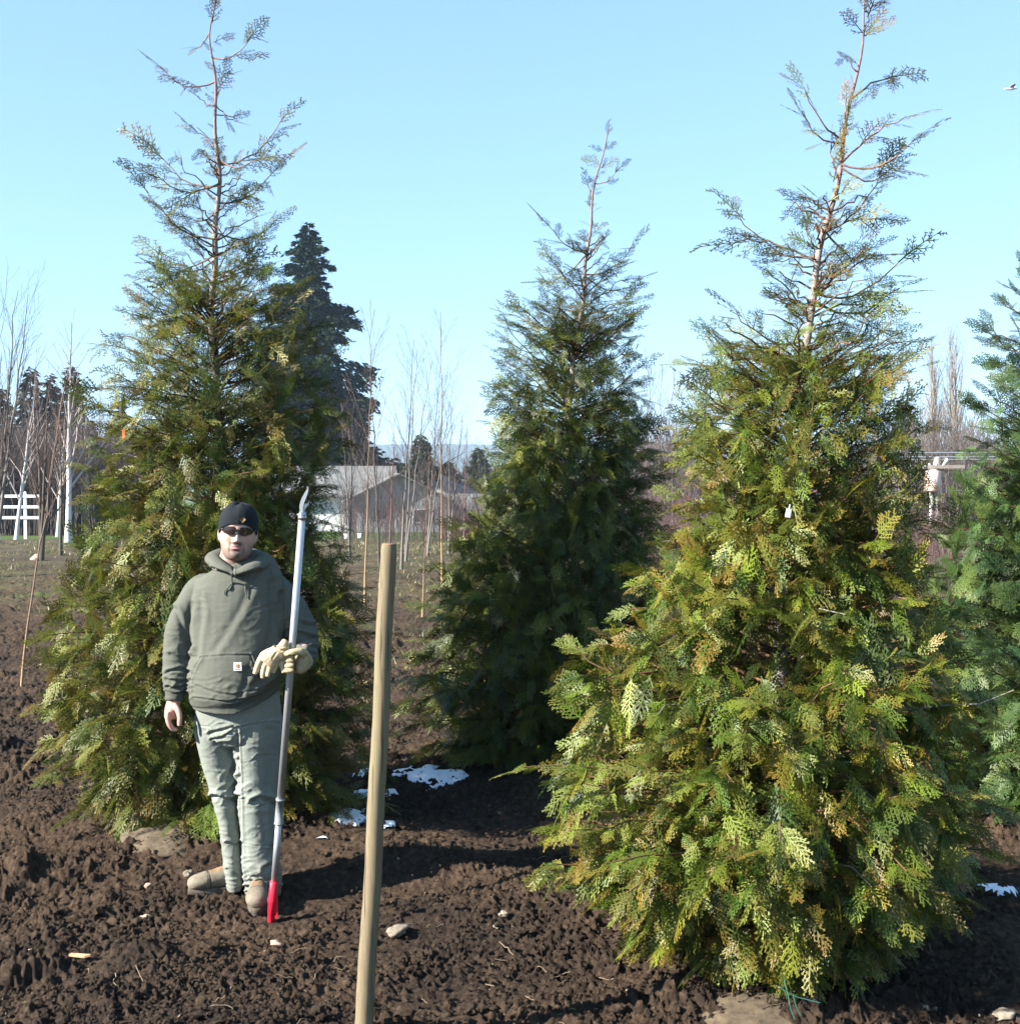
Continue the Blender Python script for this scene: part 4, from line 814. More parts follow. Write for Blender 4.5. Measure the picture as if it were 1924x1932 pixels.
def place(name, V, q, mat, col, parent=None, T=None):
    par = parent or man; off = np.array(man.location) if parent is None or parent is not None else 0
    o = mesh_obj(name, np.asarray(V) - off, q, mat, par, np.tile(col, (len(V), 1)) if np.ndim(col) == 1 else col, tri=T); return o

# head
HC = np.array(at(449, 1003, 5.46)); hr = np.array((Matrix.Rotation(R(4.5), 3, 'Y') @ Matrix.Rotation(R(11), 3, 'Z')))
HP = np.array([(-.124, .020, .052, .020), (-.118, .040, .078, .0), (-.105, .054, .088, .022), (-.085, .065, .091, .045), (-.06, .071, .090, .066), (-.03, .0745, .089, .085), (0, .0765, .088, .093), (.03, .077, .090, .095), (.06, .072, .084, .09), (.09, .060, .066, .074), (.108, .042, .044, .052), (.118, .018, .018, .024)])
def headring(z, a, grow=0):
    hw = np.interp(z, HP[:, 0], HP[:, 1]) + grow; fr = np.interp(z, HP[:, 0], HP[:, 2]) + grow; bk = np.interp(z, HP[:, 0], HP[:, 3]) + grow
    c = np.cos(a); s = np.sin(a); return np.stack([hw * np.sign(s) * np.abs(s) ** .92, np.where(c > 0, -fr * np.abs(c) ** .86, bk * np.abs(c)), z + 0 * a], -1)
def head():
    nz, na = 110, 150; zs = np.linspace(HP[0, 0], HP[-1, 0], nz); a = np.arange(na) / na * 2 * math.pi
    Hs = smooth_path(HP, 8)
    V = []
    for z in zs:
        hw, fr, bk = [np.interp(z, Hs[:, 0], Hs[:, j]) for j in (1, 2, 3)]; c, s = np.cos(a), np.sin(a)
        V.append(np.stack([hw * np.sign(s) * np.abs(s) ** .92, np.where(c > 0, -fr * np.abs(c) ** .86, bk * np.abs(c)), z + 0 * a], -1))
    V = np.concatenate(V); x, y, z = V.T; f = sstep(.0, -.05, y)
    g = lambda x0, z0, sx, sz: np.exp(-((x - x0) / sx) ** 2 - ((z - z0) / sz) ** 2)
    d = 0
    nz_ = np.interp(z, [-.046, -.040, -.034, -.01, .012, .03], [0, .020, .029, .017, .007, 0]); nw = np.interp(z, [-.045, -.03, 0, .02], [.015, .013, .0085, .010]); d = d + nz_ * np.exp(-(x / nw) ** 2)
    d = d + .008 * (g(.0145, -.035, .007, .008) + g(-.0145, -.035, .007, .008))            # nostril wings
    d = d + .007 * (g(.028, .028, .022, .009) + g(-.028, .028, .022, .009)) - .012 * (g(.031, .008, .016, .011) + g(-.031, .008, .016, .011))
    d = d + .007 * (g(.045, -.022, .02, .02) + g(-.045, -.022, .02, .02)) - .005 * (g(.024, -.052, .006, .018) + g(-.024, -.052, .006, .018))
    d = d + .009 * g(0, -.062, .030, .014) + .004 * g(0, -.0565, .022, .004) + .0045 * g(0, -.069, .020, .0045) - .0065 * g(0, -.0625, .026, .0022) - .006 * g(0, -.079, .022, .005)
    d = d + .010 * g(0, -.102, .024, .016)
    V[:, 1] -= d * f
    i = np.arange(nz - 1)[:, None] * na; j = np.arange(na)[None]; k = (j + 1) % na; Q = np.stack([i + j, i + k, i + na + k, i + na + j], -1).reshape(-1, 4)
    n0 = len(V); V = np.concatenate([V, [(0, 0, HP[0, 0]), (0, 0, HP[-1, 0])]]); T = [(n0, (q + 1) % na, q) for q in range(na)] + [(n0 + 1, (nz - 1) * na + q, (nz - 1) * na + (q + 1) % na) for q in range(na)]
    return V, Q, T
def body():
    b = MB(); V, Q, T = head(); b.add(V @ hr.T + HC, Q, T)
    for s in (-1, 1):        # ears
        e, t = ico(2); e = e * np.array([.010, .017, .031]) + np.array([s * .078, .006, -.012]); b.add(e @ hr.T + HC, None, t)
        e, t = ico(2); e = e * np.array([.008, .010, .011]) + np.array([s * .076, .0, -.037]); b.add(e @ hr.T + HC, None, t)
    limb(b, [(446, 1015, 5.50, 24, .055), (442, 1045, 5.50, 25, .06), (438, 1068, 5.50, 29, .066), (445, 1085, 5.52, 42, .07), (448, 1112, 5.52, 62, .085), (448, 1180, 5.50, 66, .10), (446, 1260, 5.5, 66, .11), (446, 1330, 5.52, 68, .11), (450, 1375, 5.54, 66, .10)], 28)
    limb(b, [(388, 1116, 5.52, 17, .045), (358, 1150, 5.51, 17, .045), (338, 1210, 5.50, 17, .04), (332, 1270, 5.48, 14, .035), (330, 1308, 5.46, 11, .026), (329, 1326, 5.455, 11.5, .024)], 20)   # right arm
    limb(b, [(329, 1318, 5.455, 11.5, .022), (325, 1334, 5.45, 13, .026), (322, 1350, 5.445, 12, .028), (322, 1358, 5.44, 9, .024)], 20)
    for k in range(4):
        Y = 5.41 + .020 * k; x = 316 + .9 * k; r = [4.6, 4.9, 4.6, 4.0][k]; ln = [1, 1.05, 1, .85][k]
        limb(b, [(x + 2, 1343, Y, r, .0105), (x, 1355, Y - .004, r, .0105), (x + 3, 1366 + 1.5 * ln, Y - .006, r * .95, .010), (x + 10, 1373 + 3 * ln, Y, r * .9, .0095), (x + 17, 1374 + 2.5 * ln, Y + .004, r * .8, .0085)], 12, 4)
    limb(b, [(329, 1330, 5.43, 6, .014), (336, 1341, 5.415, 5.6, .013), (339, 1353, 5.405, 5.0, .0115), (338.5, 1364, 5.40, 4.4, .010), (338, 1370, 5.40, 3.6, .008)], 14, 4)
    limb(b, [(512, 1116, 5.54, 17, .045), (550, 1150, 5.54, 17, .045), (570, 1205, 5.55, 17, .04), (573, 1232, 5.44, 14, .035), (567, 1243, 5.32, 12, .03), (563, 1247, 5.24, 12, .026)], 20)  # left arm
    limb(b, [(410, 1370, 5.55, 30, .08), (415, 1440, 5.56, 24, .065), (428, 1530, 5.58, 18, .055), (436, 1600, 5.60, 14, .05), (443, 1655, 5.61, 11, .042), (440, 1680, 5.61, 12, .045)], 20)
    limb(b, [(482, 1370, 5.53, 34, .08), (484, 1450, 5.53, 26, .07), (484, 1530, 5.53, 20, .06), (487, 1610, 5.54, 16, .05), (490, 1670, 5.55, 12, .045), (489, 1692, 5.55, 13, .045)], 20)
    V, Nn, q = fused(b, .0034, 3, .5)
    L = (V - HC) @ hr; C = np.tile(np.array([.47, .30, .235]), (len(V), 1)); z, x, y = L[:, 2], L[:, 0], L[:, 1]
    st = sstep(-.035, -.06, z) * sstep(-.16, -.13, z) * (y < .02) * (1 - .9 * np.exp(-((np.abs(x) - .035) / .02) ** 2 - ((z + .055) / .02) ** 2) * (np.abs(x) > .02)); C = C * (1 - .50 * st[:, None]) * (1 - st[:, None] * np.array([.04, .0, -.06]))
    gt = np.clip(1.3 * np.exp(-(x / .028) ** 4 - ((z + .050) / .0068) ** 2) + .9 * np.exp(-(x / .026) ** 2 - ((z + .100) / .019) ** 2) + .8 * np.exp(-((np.abs(x) - .031) / .005) ** 2 - ((z + .074) / .018) ** 2) + .5 * np.exp(-(x / .008) ** 2 - ((z + .077) / .004) ** 2), 0, 1) * (y < -.02); C = C * (1 - .74 * gt[:, None]); C = C * (.88 + .24 * rnoise(x * 60 + 3, z * 60 + y * 40, 91))[:, None]; C[:, 1:] *= (1 - .12 * np.exp(-((np.abs(x) - .045) / .02) ** 2 - ((z + .03) / .02) ** 2))[:, None]
    lp = np.clip(1.6 * np.exp(-(x / .024) ** 4 - ((z + .0645) / .0068) ** 4) * (y < -.05), 0, 1)[:, None]; C = C * (1 - lp) + np.array([.42, .17, .16]) * lp * (1 - .55 * np.exp(-((z + .0625) / .0016) ** 2))[:, None]
    hand = V[:, 2] < 1.0; C[hand] = C[hand] * np.array([1.06, .92, .92])
    place('body', V, q, M['skin'], C)
    return V
BV = body()

# beanie
def beanie():
    na, nz = 96, 40; a = np.arange(na) / na * 2 * math.pi; Hs = smooth_path(HP, 8); V = []
    def ring(z, g):
        hw, fr, bk = [np.interp(np.minimum(z, .118), Hs[:, 0], Hs[:, j]) + g for j in (1, 2, 3)]; c, s = np.cos(a), np.sin(a)
        return np.stack([hw * np.sign(s) * np.abs(s) ** .92, np.where(c > 0, -fr * np.abs(c) ** .86, bk * np.abs(c)), z], -1)
    zb = .036 * (np.cos(a) + 1) / 2 - .046 * (1 - (np.cos(a) + 1) / 2) + .002 - .010 * np.abs(np.sin(a)) ** 3
    V.append(ring(zb, .001))
    for k in range(nz):
        u = k / (nz - 1); th = u * math.pi / 2; z = zb + (.126 - zb) * math.sin(th) ** 1.0
        base = ring(zb + (.075 - zb) * min(1, u * 1.4), .0085)
        if u > .2: sc_ = math.cos((u - .2) / .8 * math.pi / 2) ** .55; base[:, 0] *= sc_; base[:, 1] = base[:, 1] * sc_ + .012 * (1 - sc_)
        base[:, 2] = z + (.003 * np.sin(6 * a) + .002 * np.sin(9 * a + 1)) * u; V.append(base)
    V = np.concatenate(V); m = nz + 1; i = np.arange(m - 1)[:, None] * na; j = np.arange(na)[None]; k = (j + 1) % na; Q = np.stack([i + j, i + k, i + na + k, i + na + j], -1).reshape(-1, 4)
    x, y, z = V.T; V[:, :2] *= (1 - .018 * np.exp(-((z - .048 + .6 * np.abs(y + .09) * 0) / .003) ** 2) * 0)[:, None]
    V[:, 1] -= .0022 * np.exp(-(x / .0025) ** 2) * (y < 0)
    return V @ hr.T + HC, Q
BNV, BNQ = beanie(); bn = place('beanie', BNV, BNQ, M['black'], np.array([.014, .017, .021]))
def onhead(x, z, off=.0):     # a point on the beanie/face front in head coordinates
    hw, fr = np.interp(z, HP[:, 0], HP[:, 1]), np.interp(z, HP[:, 0], HP[:, 2]); c = math.sqrt(max(0, 1 - min(1, abs(x) / hw) ** (2 / .92))); return np.array([x, -(fr + off) * c ** .86, z])
# diamond patch on the beanie
P = [onhead(.018 + dx, .060 + dz, .0105) for dx, dz in ((0, .016), (.015, 0), (0, -.016), (-.015, 0))]; P2 = [p - np.array([0, .004, 0]) for p in P]
pt = place('patch', np.array(P + P2) @ hr.T + HC + np.array([0, -.007, 0]), [(4, 7, 6, 5)] + [(k, (k + 1) % 4, 4 + (k + 1) % 4, 4 + k) for k in range(4)], M['black'], np.array([.15, .10, .055]), bn)
# wraparound sunglasses
def glasses():
    b = MB(); C = []
    M['lens'] = mat_simple('dark_lens', (.012, .008, .008), (.03, .010, .010), 6, .12, 0, spec=.8)
    fr = None
    for s in (-1, 1):
        n = 24; G = []
        for u in np.linspace(0, 1, 7):
            for q in range(n):
                t = q / n * 2 * math.pi; ex = .030 * np.sign(math.cos(t)) * abs(math.cos(t)) ** .85 * u; ez = .0165 * np.sign(math.sin(t)) * abs(math.sin(t)) ** .9 * u * (1 - .25 * s * math.cos(t) * 1)
                x = s * .0345 + ex; z = .008 + ez + .0 * x; yy = -.1035 + 9.0 * max(0, abs(x) - .012) ** 2 + .05 * max(0, -ez) * 1; G.append((x, yy, z))
        G = np.array(G); W_ = G @ hr.T + HC; k = np.arange(6)[:, None] * n; j = np.arange(n)[None]; Q = np.stack([k + j, k + (j + 1) % n, k + n + (j + 1) % n, k + n + j], -1).reshape(-1, 4)
        lb = W_ + hr @ np.array([0, .002, 0]); b.add(np.concatenate([W_, lb]), np.concatenate([Q[:, ::-1], Q + len(W_)]))
    gl = empty('tmp2'); bpy.data.objects.remove(gl)
    f = MB()
    for s in (-1, 1):
        G = []
        for q in range(25):
            t = q / 24 * 2 * math.pi; ex = .0305 * np.sign(math.cos(t)) * abs(math.cos(t)) ** .85; ez = .017 * np.sign(math.sin(t)) * abs(math.sin(t)) ** .9 * (1 - .25 * s * math.cos(t)); x = s * .0345 + ex
            G.append((x, -.1035 + 9.0 * max(0, abs(x) - .012) ** 2 + .05 * max(0, -ez), .008 + ez))
        f.tube(np.array(G) @ hr.T + HC, .0016, 5, False)
        f.tube(np.array([(s * .063, -.079, .014), (s * .0755, -.055, .010), (s * .080, -.02, .004), (s * .081, .008, -.004)]) @ hr.T + HC, .0024, 6)
    f.tube(np.array([(-.008, -.101, .012), (0, -.104, .015), (.008, -.101, .012)]) @ hr.T + HC, .0022, 6)
    off = np.array(man.location)
    f.V = [v - off for v in f.V]; b.V = [v - off for v in b.V]
    fo = f.build('sunglasses', mat_simple('black_frame', (.01, .01, .012), (.02, .02, .022), 10, .3), man); b.build('lens', M['lens'], fo)
glasses()

# hoodie
def hoodie():
    b = MB()
    limb(b, [(444, 1060, 5.53, 40, .085), (447, 1070, 5.53, 66, .105), (450, 1085, 5.52, 79, .122), (450, 1110, 5.51, 87, .136), (448, 1150, 5.50, 90, .15), (447, 1200, 5.49, 87, .16), (446, 1250, 5.48, 88, .175), (445, 1290, 5.48, 90, .18), (445, 1312, 5.48, 88, .172), (446, 1324, 5.48, 83, .155), (446, 1336, 5.48, 82, .152)], 40)
    limb(b, [(396, 1108, 5.52, 26, .07), (377, 1113, 5.52, 27, .076), (355, 1150, 5.51, 27, .073), (340, 1190, 5.50, 28, .070), (335, 1230, 5.49, 27, .066), (334, 1262, 5.48, 26.5, .062), (333, 1288, 5.47, 25, .058), (331, 1302, 5.465, 21, .048), (330, 1312, 5.46, 18.5, .04), (329, 1322, 5.455, 18, .038)], 28)
    limb(b, [(504, 1108, 5.54, 26, .07), (522, 1113, 5.54, 27, .076), (552, 1150, 5.545, 27, .073), (567, 1185, 5.55, 29, .072), (572, 1212, 5.54, 28, .070), (573, 1232, 5.49, 26, .062), (571, 1243, 5.42, 24.5, .058), (568, 1247, 5.35, 22, .052), (566, 1248, 5.30, 19, .043), (565, 1248, 5.275, 18.5, .042)], 28)
    # hood lying round the neck
    hood = [(441, 1080, 5.375, 12, .020), (424, 1072, 5.385, 14, .024), (408, 1062, 5.42, 15, .028), (402, 1055, 5.48, 16, .032), (412, 1050, 5.57, 18, .04), (442, 1048, 5.63, 20, .05), (474, 1052, 5.61, 21, .05), (494, 1058, 5.54, 20, .045), (490, 1064, 5.45, 18, .036), (472, 1071, 5.39, 16, .027), (455, 1078, 5.37, 13, .021), (441, 1081, 5.372, 12, .019)]
    A = []
    for x, y, Y, rw, rd in hood: p = at(x, y, Y); A.append((p.x, p.y, p.z, rw / F * Y, rd))
    A = smooth_path(A, 5); b.tube(A[:, :3], A[:, 3:] * np.array([1.0, .85]), 20, True, up=(0, 0, 1))
    e, t = ico(3); b.add(e * np.array([.125, .07, .07]) + np.array(at(455, 1075, 5.66)), None, t)
    V, Nn, q = fused(b, .0042, 6, .5)
    px, py = proj(V); t = sstep(1262, 1334, py) * (np.abs(px - 447) < 95) * (V[:, 2] < 1.2) * (px > 356)
    V[:, 2] += t * (.09 * np.clip((px - 440) / 90, 0, 1) ** 1.2) * 1.0
    px, py = proj(V)
    L = [([(474, 1105), (452, 1150), (425, 1195), (404, 1225)], 7, .0045), ([(512, 1100), (517, 1160), (508, 1210), (492, 1250)], 8, .014), ([(530, 1120), (527, 1165), (529, 1200)], 6, .016), ([(376, 1125), (380, 1160), (373, 1205), (369, 1240)], 6, .006),
         ([(380, 1240), (426, 1236.5), (473, 1236)], 1.5, .003), ([(380, 1241), (367, 1262), (359, 1290), (357, 1312)], 1.6, .003), ([(473, 1237), (482, 1262), (494, 1290)], 1.6, .006),
         ([(362, 1290), (400, 1306), (440, 1312), (490, 1300), (528, 1278)], 2.2, .003), ([(365, 1317), (430, 1325), (490, 1312), (530, 1290)], 2.0, .004),
         ([(470, 1262), (462, 1290), (452, 1312)], 6, .006), ([(525, 1240), (505, 1270), (470, 1300)], 7, .008),
         # sleeves: bunched rings
         ([(318, 1268), (340, 1262), (358, 1268)], 3, .008), ([(315, 1282), (338, 1288), (358, 1284)], 3, .009), ([(316, 1296), (335, 1300), (352, 1294)], 2.6, .009), ([(312, 1305), (332, 1309), (350, 1305)], 2, .006), ([(322, 1235), (345, 1246), (360, 1240)], 4, .006), ([(330, 1150), (345, 1185), (356, 1222)], 5, .008), ([(362, 1140), (354, 1180), (360, 1215)], 5, .007),
         ([(545, 1190), (570, 1196), (596, 1204)], 3.2, .009), ([(543, 1206), (566, 1212), (596, 1222)], 3, .010), ([(546, 1220), (566, 1224), (592, 1236)], 2.6, .009), ([(556, 1232), (574, 1234), (590, 1246)], 2.2, .007), ([(548, 1170), (572, 1178), (594, 1182)], 4, .007), ([(556, 1105), (566, 1140), (560, 1170)], 5, .006),
          ([(400, 1072), (428, 1082), (441, 1089), (462, 1083), (490, 1074)], 2.4, .006), ([(440, 1070), (441, 1088)], 1.6, .006)]
    V = folds(V, Nn, L)
    V = wrinkle(V, Nn, [(338, 1285, 30, 34, 1.1), (335, 1215, 30, 30, .5), (575, 1215, 32, 32, 1.1), (560, 1130, 20, 40, .4), (450, 1300, 90, 26, .55), (450, 1190, 90, 70, .14), (515, 1180, 26, 80, .5), (380, 1130, 20, 50, .3), (450, 1100, 70, 20, .12)], 140)
    V += Nn * (.0035 * (rnoise(V[:, 0] * 14 + V[:, 1] * 6, V[:, 2] * 7, 61) - .5) + .0016 * (rnoise(V[:, 0] * 50 + V[:, 1] * 30, V[:, 2] * 40, 62) - .5))[:, None]
    C = np.tile(np.array([.100, .103, .084]), (len(V), 1)); px, py = proj(V)
    rib = (segd(px, py, [(365, 1322), (430, 1331), (490, 1318), (530, 1296)])[0] < 7) | ((py > 1304) & (px < 356) & (px > 305)); C[rib] *= .82
    o = place('hoodie', V, q, M['hoodie'], C); return V, o
HV, hoodie_o = hoodie()
off = np.array(man.location)
# drawstrings, label, t-shirt collar
for pts in ([(434, 1083), (436, 1093), (430, 1102), (424, 1110), (422, 1118)], [(437, 1085), (441, 1095), (436, 1104), (430, 1109)][:4], [(469, 1084), (468, 1098), (467, 1112), (468, 1124)]):
    P = smooth_path([surf(HV, x, y, 5) + np.array([0, -.006, 0]) for x, y in pts], 5); b = MB(); b.tube(P - off, .0028, 6); b.build('drawstring', mat_simple('cord', (.06, .07, .05), (.10, .11, .085), 200, .9), hoodie_o)
c = surf(HV, 453, 1255, 5) + np.array([0, -.006, 0]); b = MB(); b.box(c - off, (.034, .003, .036), rot=Matrix.Rotation(R(-2), 3, 'Y')); lb = b.build('label_patch', mat_simple('label_white', (.62, .6, .58), (.7, .68, .66), 5, .8, 0), hoodie_o, False)
b = MB(); cc = c - off + np.array([.002, -.0022, .003])
for r_, a0, a1 in ((.0075, .6, 5.2), (.0038, -.4, 3.6)): b.tube([cc + np.array([r_ * math.cos(a), 0, r_ * math.sin(a)]) for a in np.linspace(a0, a1, 14)], [.0012 + .0014 * math.sin(k / 13 * 3.14) for k in range(14)], 6)
b.tube([cc + np.array([-.005, 0, -.001]), cc + np.array([.006, 0, -.006])], .0016, 6); b.build('emblem', mat_simple('orange_thread', (.55, .22, .08), (.62, .28, .12), 5, .8, 0), lb)
b = MB()
for x0 in np.arange(-.011, .012, .0036): b.box(c - off + np.array([x0, -.0022, -.0115]), (.0026, .001, .0034))
b.build('lettering', mat_simple('grey_thread', (.3, .3, .32), (.36, .36, .38), 5, .8, 0), lb)
P = smooth_path([np.array(at(x, y, Y)) for x, y, Y in ((415, 1060, 5.46), (422, 1070, 5.425), (438, 1076, 5.415), (458, 1070, 5.42), (466, 1062, 5.45))], 5); b = MB(); b.tube(P - off, [.010] * len(P), 8); b.build('shirt_collar', mat_simple('dark_tee', (.045, .04, .05), (.06, .055, .065), 80, .9), man)

# trousers
def trousers():
    b = MB()
    limb(b, [(448, 1300, 5.50, 78, .14), (449, 1330, 5.51, 80, .145), (450, 1355, 5.52, 80, .145), (450, 1372, 5.53, 78, .14), (450, 1386, 5.54, 70, .12)], 40)
    limb(b, [(412, 1350, 5.54, 43, .125), (410, 1385, 5.54, 40, .12), (413, 1420, 5.55, 35.5, .105), (419, 1460, 5.56, 31, .095), (426, 1500, 5.57, 25.5, .088), (433, 1540, 5.58, 21.5, .08), (438, 1580, 5.59, 20, .075), (441, 1615, 5.60, 19, .075), (444, 1640, 5.61, 18.5, .075), (446, 1658, 5.615, 19, .08), (447, 1668, 5.62, 19, .082)], 30)
    limb(b, [(486, 1350, 5.52, 46, .125), (484, 1385, 5.52, 46, .125), (483, 1420, 5.52, 43, .115), (484, 1460, 5.52, 40, .105), (484, 1500, 5.52, 37, .098), (486, 1540, 5.525, 35, .092), (488, 1580, 5.53, 34, .09), (491, 1620, 5.535, 35, .09), (494, 1650, 5.55, 35, .085), (496, 1670, 5.56, 35, .08), (497, 1686, 5.57, 33, .075)], 30)
    V, Nn, q = fused(b, .0042, 5, .5)
    L = [([(448, 1378), (451, 1450), (453, 1520), (456, 1600), (460, 1680)], 2.4, .007), ([(398, 1383), (425, 1377), (440, 1372)], 3, .006), ([(400, 1395), (420, 1392), (436, 1380)], 2.4, .006), ([(405, 1400), (428, 1412), (440, 1412)], 2.4, .004), ([(440, 1376), (470, 1368), (500, 1366), (524, 1365)], 2, .004),
         ([(404, 1503), (420, 1508), (432, 1512), (446, 1504)], 4.2, .015), ([(430, 1470), (440, 1452), (446, 1436)], 4, .008), ([(432, 1492), (443, 1480), (448, 1466)], 3, .008), ([(420, 1468), (436, 1448), (446, 1420)], 3, .006),
         ([(478, 1512), (492, 1506), (510, 1512), (520, 1520)], 4.2, .015), ([(494, 1522), (498, 1560), (500, 1590)], 5, .005), ([(506, 1380), (509, 1440), (504, 1500)], 8, .006),
         ([(429, 1590), (444, 1594), (454, 1590)], 2.6, .008), ([(430, 1640), (446, 1652), (460, 1660)], 2.4, .007),
         ([(466, 1672), (490, 1676), (516, 1672)], 2.6, .010), ([(464, 1684), (490, 1682), (518, 1684)], 2.2, .009), ([(500, 1640), (514, 1632), (526, 1622)], 4.5, .010), ([(462, 1664), (476, 1660), (486, 1664)], 2.4, .005), ([(515, 1600), (520, 1650), (528, 1680)], 4, .007)]
    V = folds(V, Nn, L)
    V = wrinkle(V, Nn, [(430, 1385, 40, 26, .8), (440, 1490, 40, 40, .9), (415, 1450, 30, 50, .4), (500, 1515, 30, 26, .8), (445, 1640, 30, 30, 1.2), (495, 1665, 44, 26, 1.2), (490, 1430, 40, 60, .35), (490, 1590, 40, 50, .4), (430, 1580, 25, 40, .5)], 150)
    V += Nn * (.004 * (rnoise(V[:, 0] * 11 + V[:, 1] * 5, V[:, 2] * 9, 65) - .5) + .002 * (rnoise(V[:, 0] * 40 + V[:, 1] * 30, V[:, 2] * 40, 66) - .5))[:, None]
    C = np.tile(np.array([.20, .215, .185]), (len(V), 1)); px, py = proj(V); C *= (.86 + .28 * rnoise(V[:, 0] * 9, V[:, 2] * 6 + V[:, 1] * 4, 67))[:, None]
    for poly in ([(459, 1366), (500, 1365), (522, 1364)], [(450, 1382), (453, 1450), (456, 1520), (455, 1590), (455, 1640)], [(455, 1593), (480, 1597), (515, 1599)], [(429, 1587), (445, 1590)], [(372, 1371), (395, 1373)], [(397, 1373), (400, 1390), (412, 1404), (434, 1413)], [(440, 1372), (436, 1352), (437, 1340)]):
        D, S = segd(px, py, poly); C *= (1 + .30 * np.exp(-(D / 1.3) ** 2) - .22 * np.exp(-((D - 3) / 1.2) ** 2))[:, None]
    dirt = sstep(1640, 1690, py)[:, None] * .3; C = C * (1 - dirt) + np.array([.12, .09, .06]) * dirt
    return place('trousers', V, q, M['denim'], C)
trousers()

def boot(name, ankle, toe, label=None):
    A = np.array(ankle); T = np.array(toe); d = T - A; Lh = math.hypot(d[0], d[1]); u = np.array([d[0], d[1], 0]) / Lh; s = np.array([-u[1], u[0], 0]); z = np.array([0, 0, 1.])
    gA, gT = gz(*A[:2]), gz(*T[:2]); g0 = A[:2]; base = np.array([A[0], A[1], max(gA, gT) + .012])
    def pt(f, h, w_=0): return base + u * f + z * h + s * w_
    b = MB(); Lt = .205
    rows = [(-.085, .045, .030, .036), (-.07, .052, .036, .045), (-.03, .058, .039, .052), (.02, .058, .040, .052), (.07, .052, .042, .046), (.12, .046, .047, .040), (.155, .042, .048, .036), (.185, .038, .042, .031), (.205, .032, .027, .022), (.213, .03, .012, .010)]
    A_ = smooth_path([tuple(pt(f, h)) + (w_, r) for f, h, w_, r in rows], 5); b.tube(A_[:, :3], A_[:, 3:], 24, True, up=(0, 0, 1))
    A_ = smooth_path([tuple(pt(-.035, .05)) + (.038, .048), tuple(pt(-.03, .10)) + (.040, .050), tuple(pt(-.028, .15)) + (.042, .052)], 4); b.tube(A_[:, :3], A_[:, 3:], 24, True, up=tuple(u))
    A_ = smooth_path([tuple(pt(.0, .085)) + (.030, .022), tuple(pt(.05, .075)) + (.030, .020), tuple(pt(.10, .062)) + (.028, .014)], 4); b.tube(A_[:, :3], A_[:, 3:], 20, True, up=(0, 0, 1))
    V, Nn, q = fused(b, .0035, 4, .5); L = V - base; f = L @ u; h = L[:, 2]; w_ = L @ s
    V += Nn * (-.0035 * np.exp(-((f - .125 + .15 * np.abs(w_) * 1.2) / .003) ** 2) * (h > .02) + .002 * (f > .13) + .003 * (rnoise(f * 30 + 3, h * 40 + w_ * 20, 71) - .5))[:, None]
    V[:, 2] = np.maximum(V[:, 2], base[2] + .004)
    C = np.tile(np.array([.16, .135, .10]), (len(V), 1)) * (.75 + .5 * rnoise(f * 25, h * 25 + w_ * 20, 72))[:, None]; seam = np.exp(-((f - .125 + .18 * np.abs(w_)) / .0035) ** 2)[:, None]; C *= 1 - .65 * seam
    tongue = ((np.abs(w_) < .024) & (f < .115) & (f > -.01) & (h > .05))[:, None]; C = np.where(tongue, C * np.array([1.15, .85, .65]), C)
    bo = place('boot', V, q, M['boot'], C)
    # sole
    m = 28; a = np.arange(m) / m * 2 * math.pi; ol = []
    for t in a:
        f_ = .064 + .152 * math.cos(t); ww = (.047 if math.cos(t) > 0 else .038) * np.sign(math.sin(t)) * abs(math.sin(t)) ** .75; ol.append((f_, ww))
    b = MB(); ring = lambda h, k: np.array([pt(.064 + (f_ - .064) * k, h, ww * k) for f_, ww in ol]); R_ = np.concatenate([ring(-.02, .97), ring(.0, 1.0), ring(.016, .985), ring(.016, .6)])
    i = np.arange(3)[:, None] * m; j = np.arange(m)[None]; Q = np.stack([i + j, i + (j + 1) % m, i + m + (j + 1) % m, i + m + j], -1).reshape(-1, 4); b.add(R_ - off, Q); b.build('sole', mat_simple('rubber_sole', (.035, .028, .022), (.10, .08, .06), 40, .9), bo)
    b = MB()
    for k in range(4):
        f_ = .015 + .024 * k; hh = .098 - .0095 * k
        for sg in (-1, 1): b.tube([pt(f_, hh - .010, sg * .026) - off, pt(f_ + .010, hh + .006, 0) - off, pt(f_ + .020, hh - .014, -sg * .026) - off], .0018, 5)
    b.build('laces', mat_simple('laces', (.20, .13, .06), (.32, .22, .12), 90, .9), bo); return bo
a1 = at(491, 1692, 5.56); t1 = at(474, 1730, 5.30); boot('boot', (a1.x, 5.535), (t1.x + .02, 5.30))
a2 = at(446, 1680, 5.62); t2 = at(384, 1680, 5.57); boot('boot', (a2.x - .005, 5.63), (t2.x, 5.58))

# ---------------- the pole with pruner head, gripped in the left hand
PB = np.array(at(512, 1742, 5.30)); PB[2] = gz(PB[0], 5.30) + .004; PT = np.array(at(570, 976, 5.14)); pv = (PT - PB) / np.linalg.norm(PT - PB)
def pp(py):      # the point of the axis seen at this height
    t = np.linspace(-.05, 1.2, 4000); P = PB + t[:, None] * (PT - PB); _, y = proj(P); return P[np.argmin(np.abs(y - py))]
pole = empty('pruning_pole', PB); tag(pole, 'long aluminium pruning pole with red foot and curved blade, held upright by the man', 'pole pruner'); po = np.array(pole.location)
b = MB(); b.tube([pp(1512) - po, pp(1246) - po, pp(976) - po], .0150, 24); b.build('upper_tube', M['alu'], pole)
b = MB(); b.tube([pp(1668) - po, pp(1550) - po], .0135, 24); b.build('lower_tube', M['alu'], pole)
b = MB(); b.tube([pp(1555) - po, pp(1553) - po, pp(1552.9) - po, pp(1511) - po, pp(1510.9) - po, pp(1507) - po], [.0195, .0195, .0178, .0175, .0195, .0195], 24); b.build('coupling', M['greyplastic'], pole)
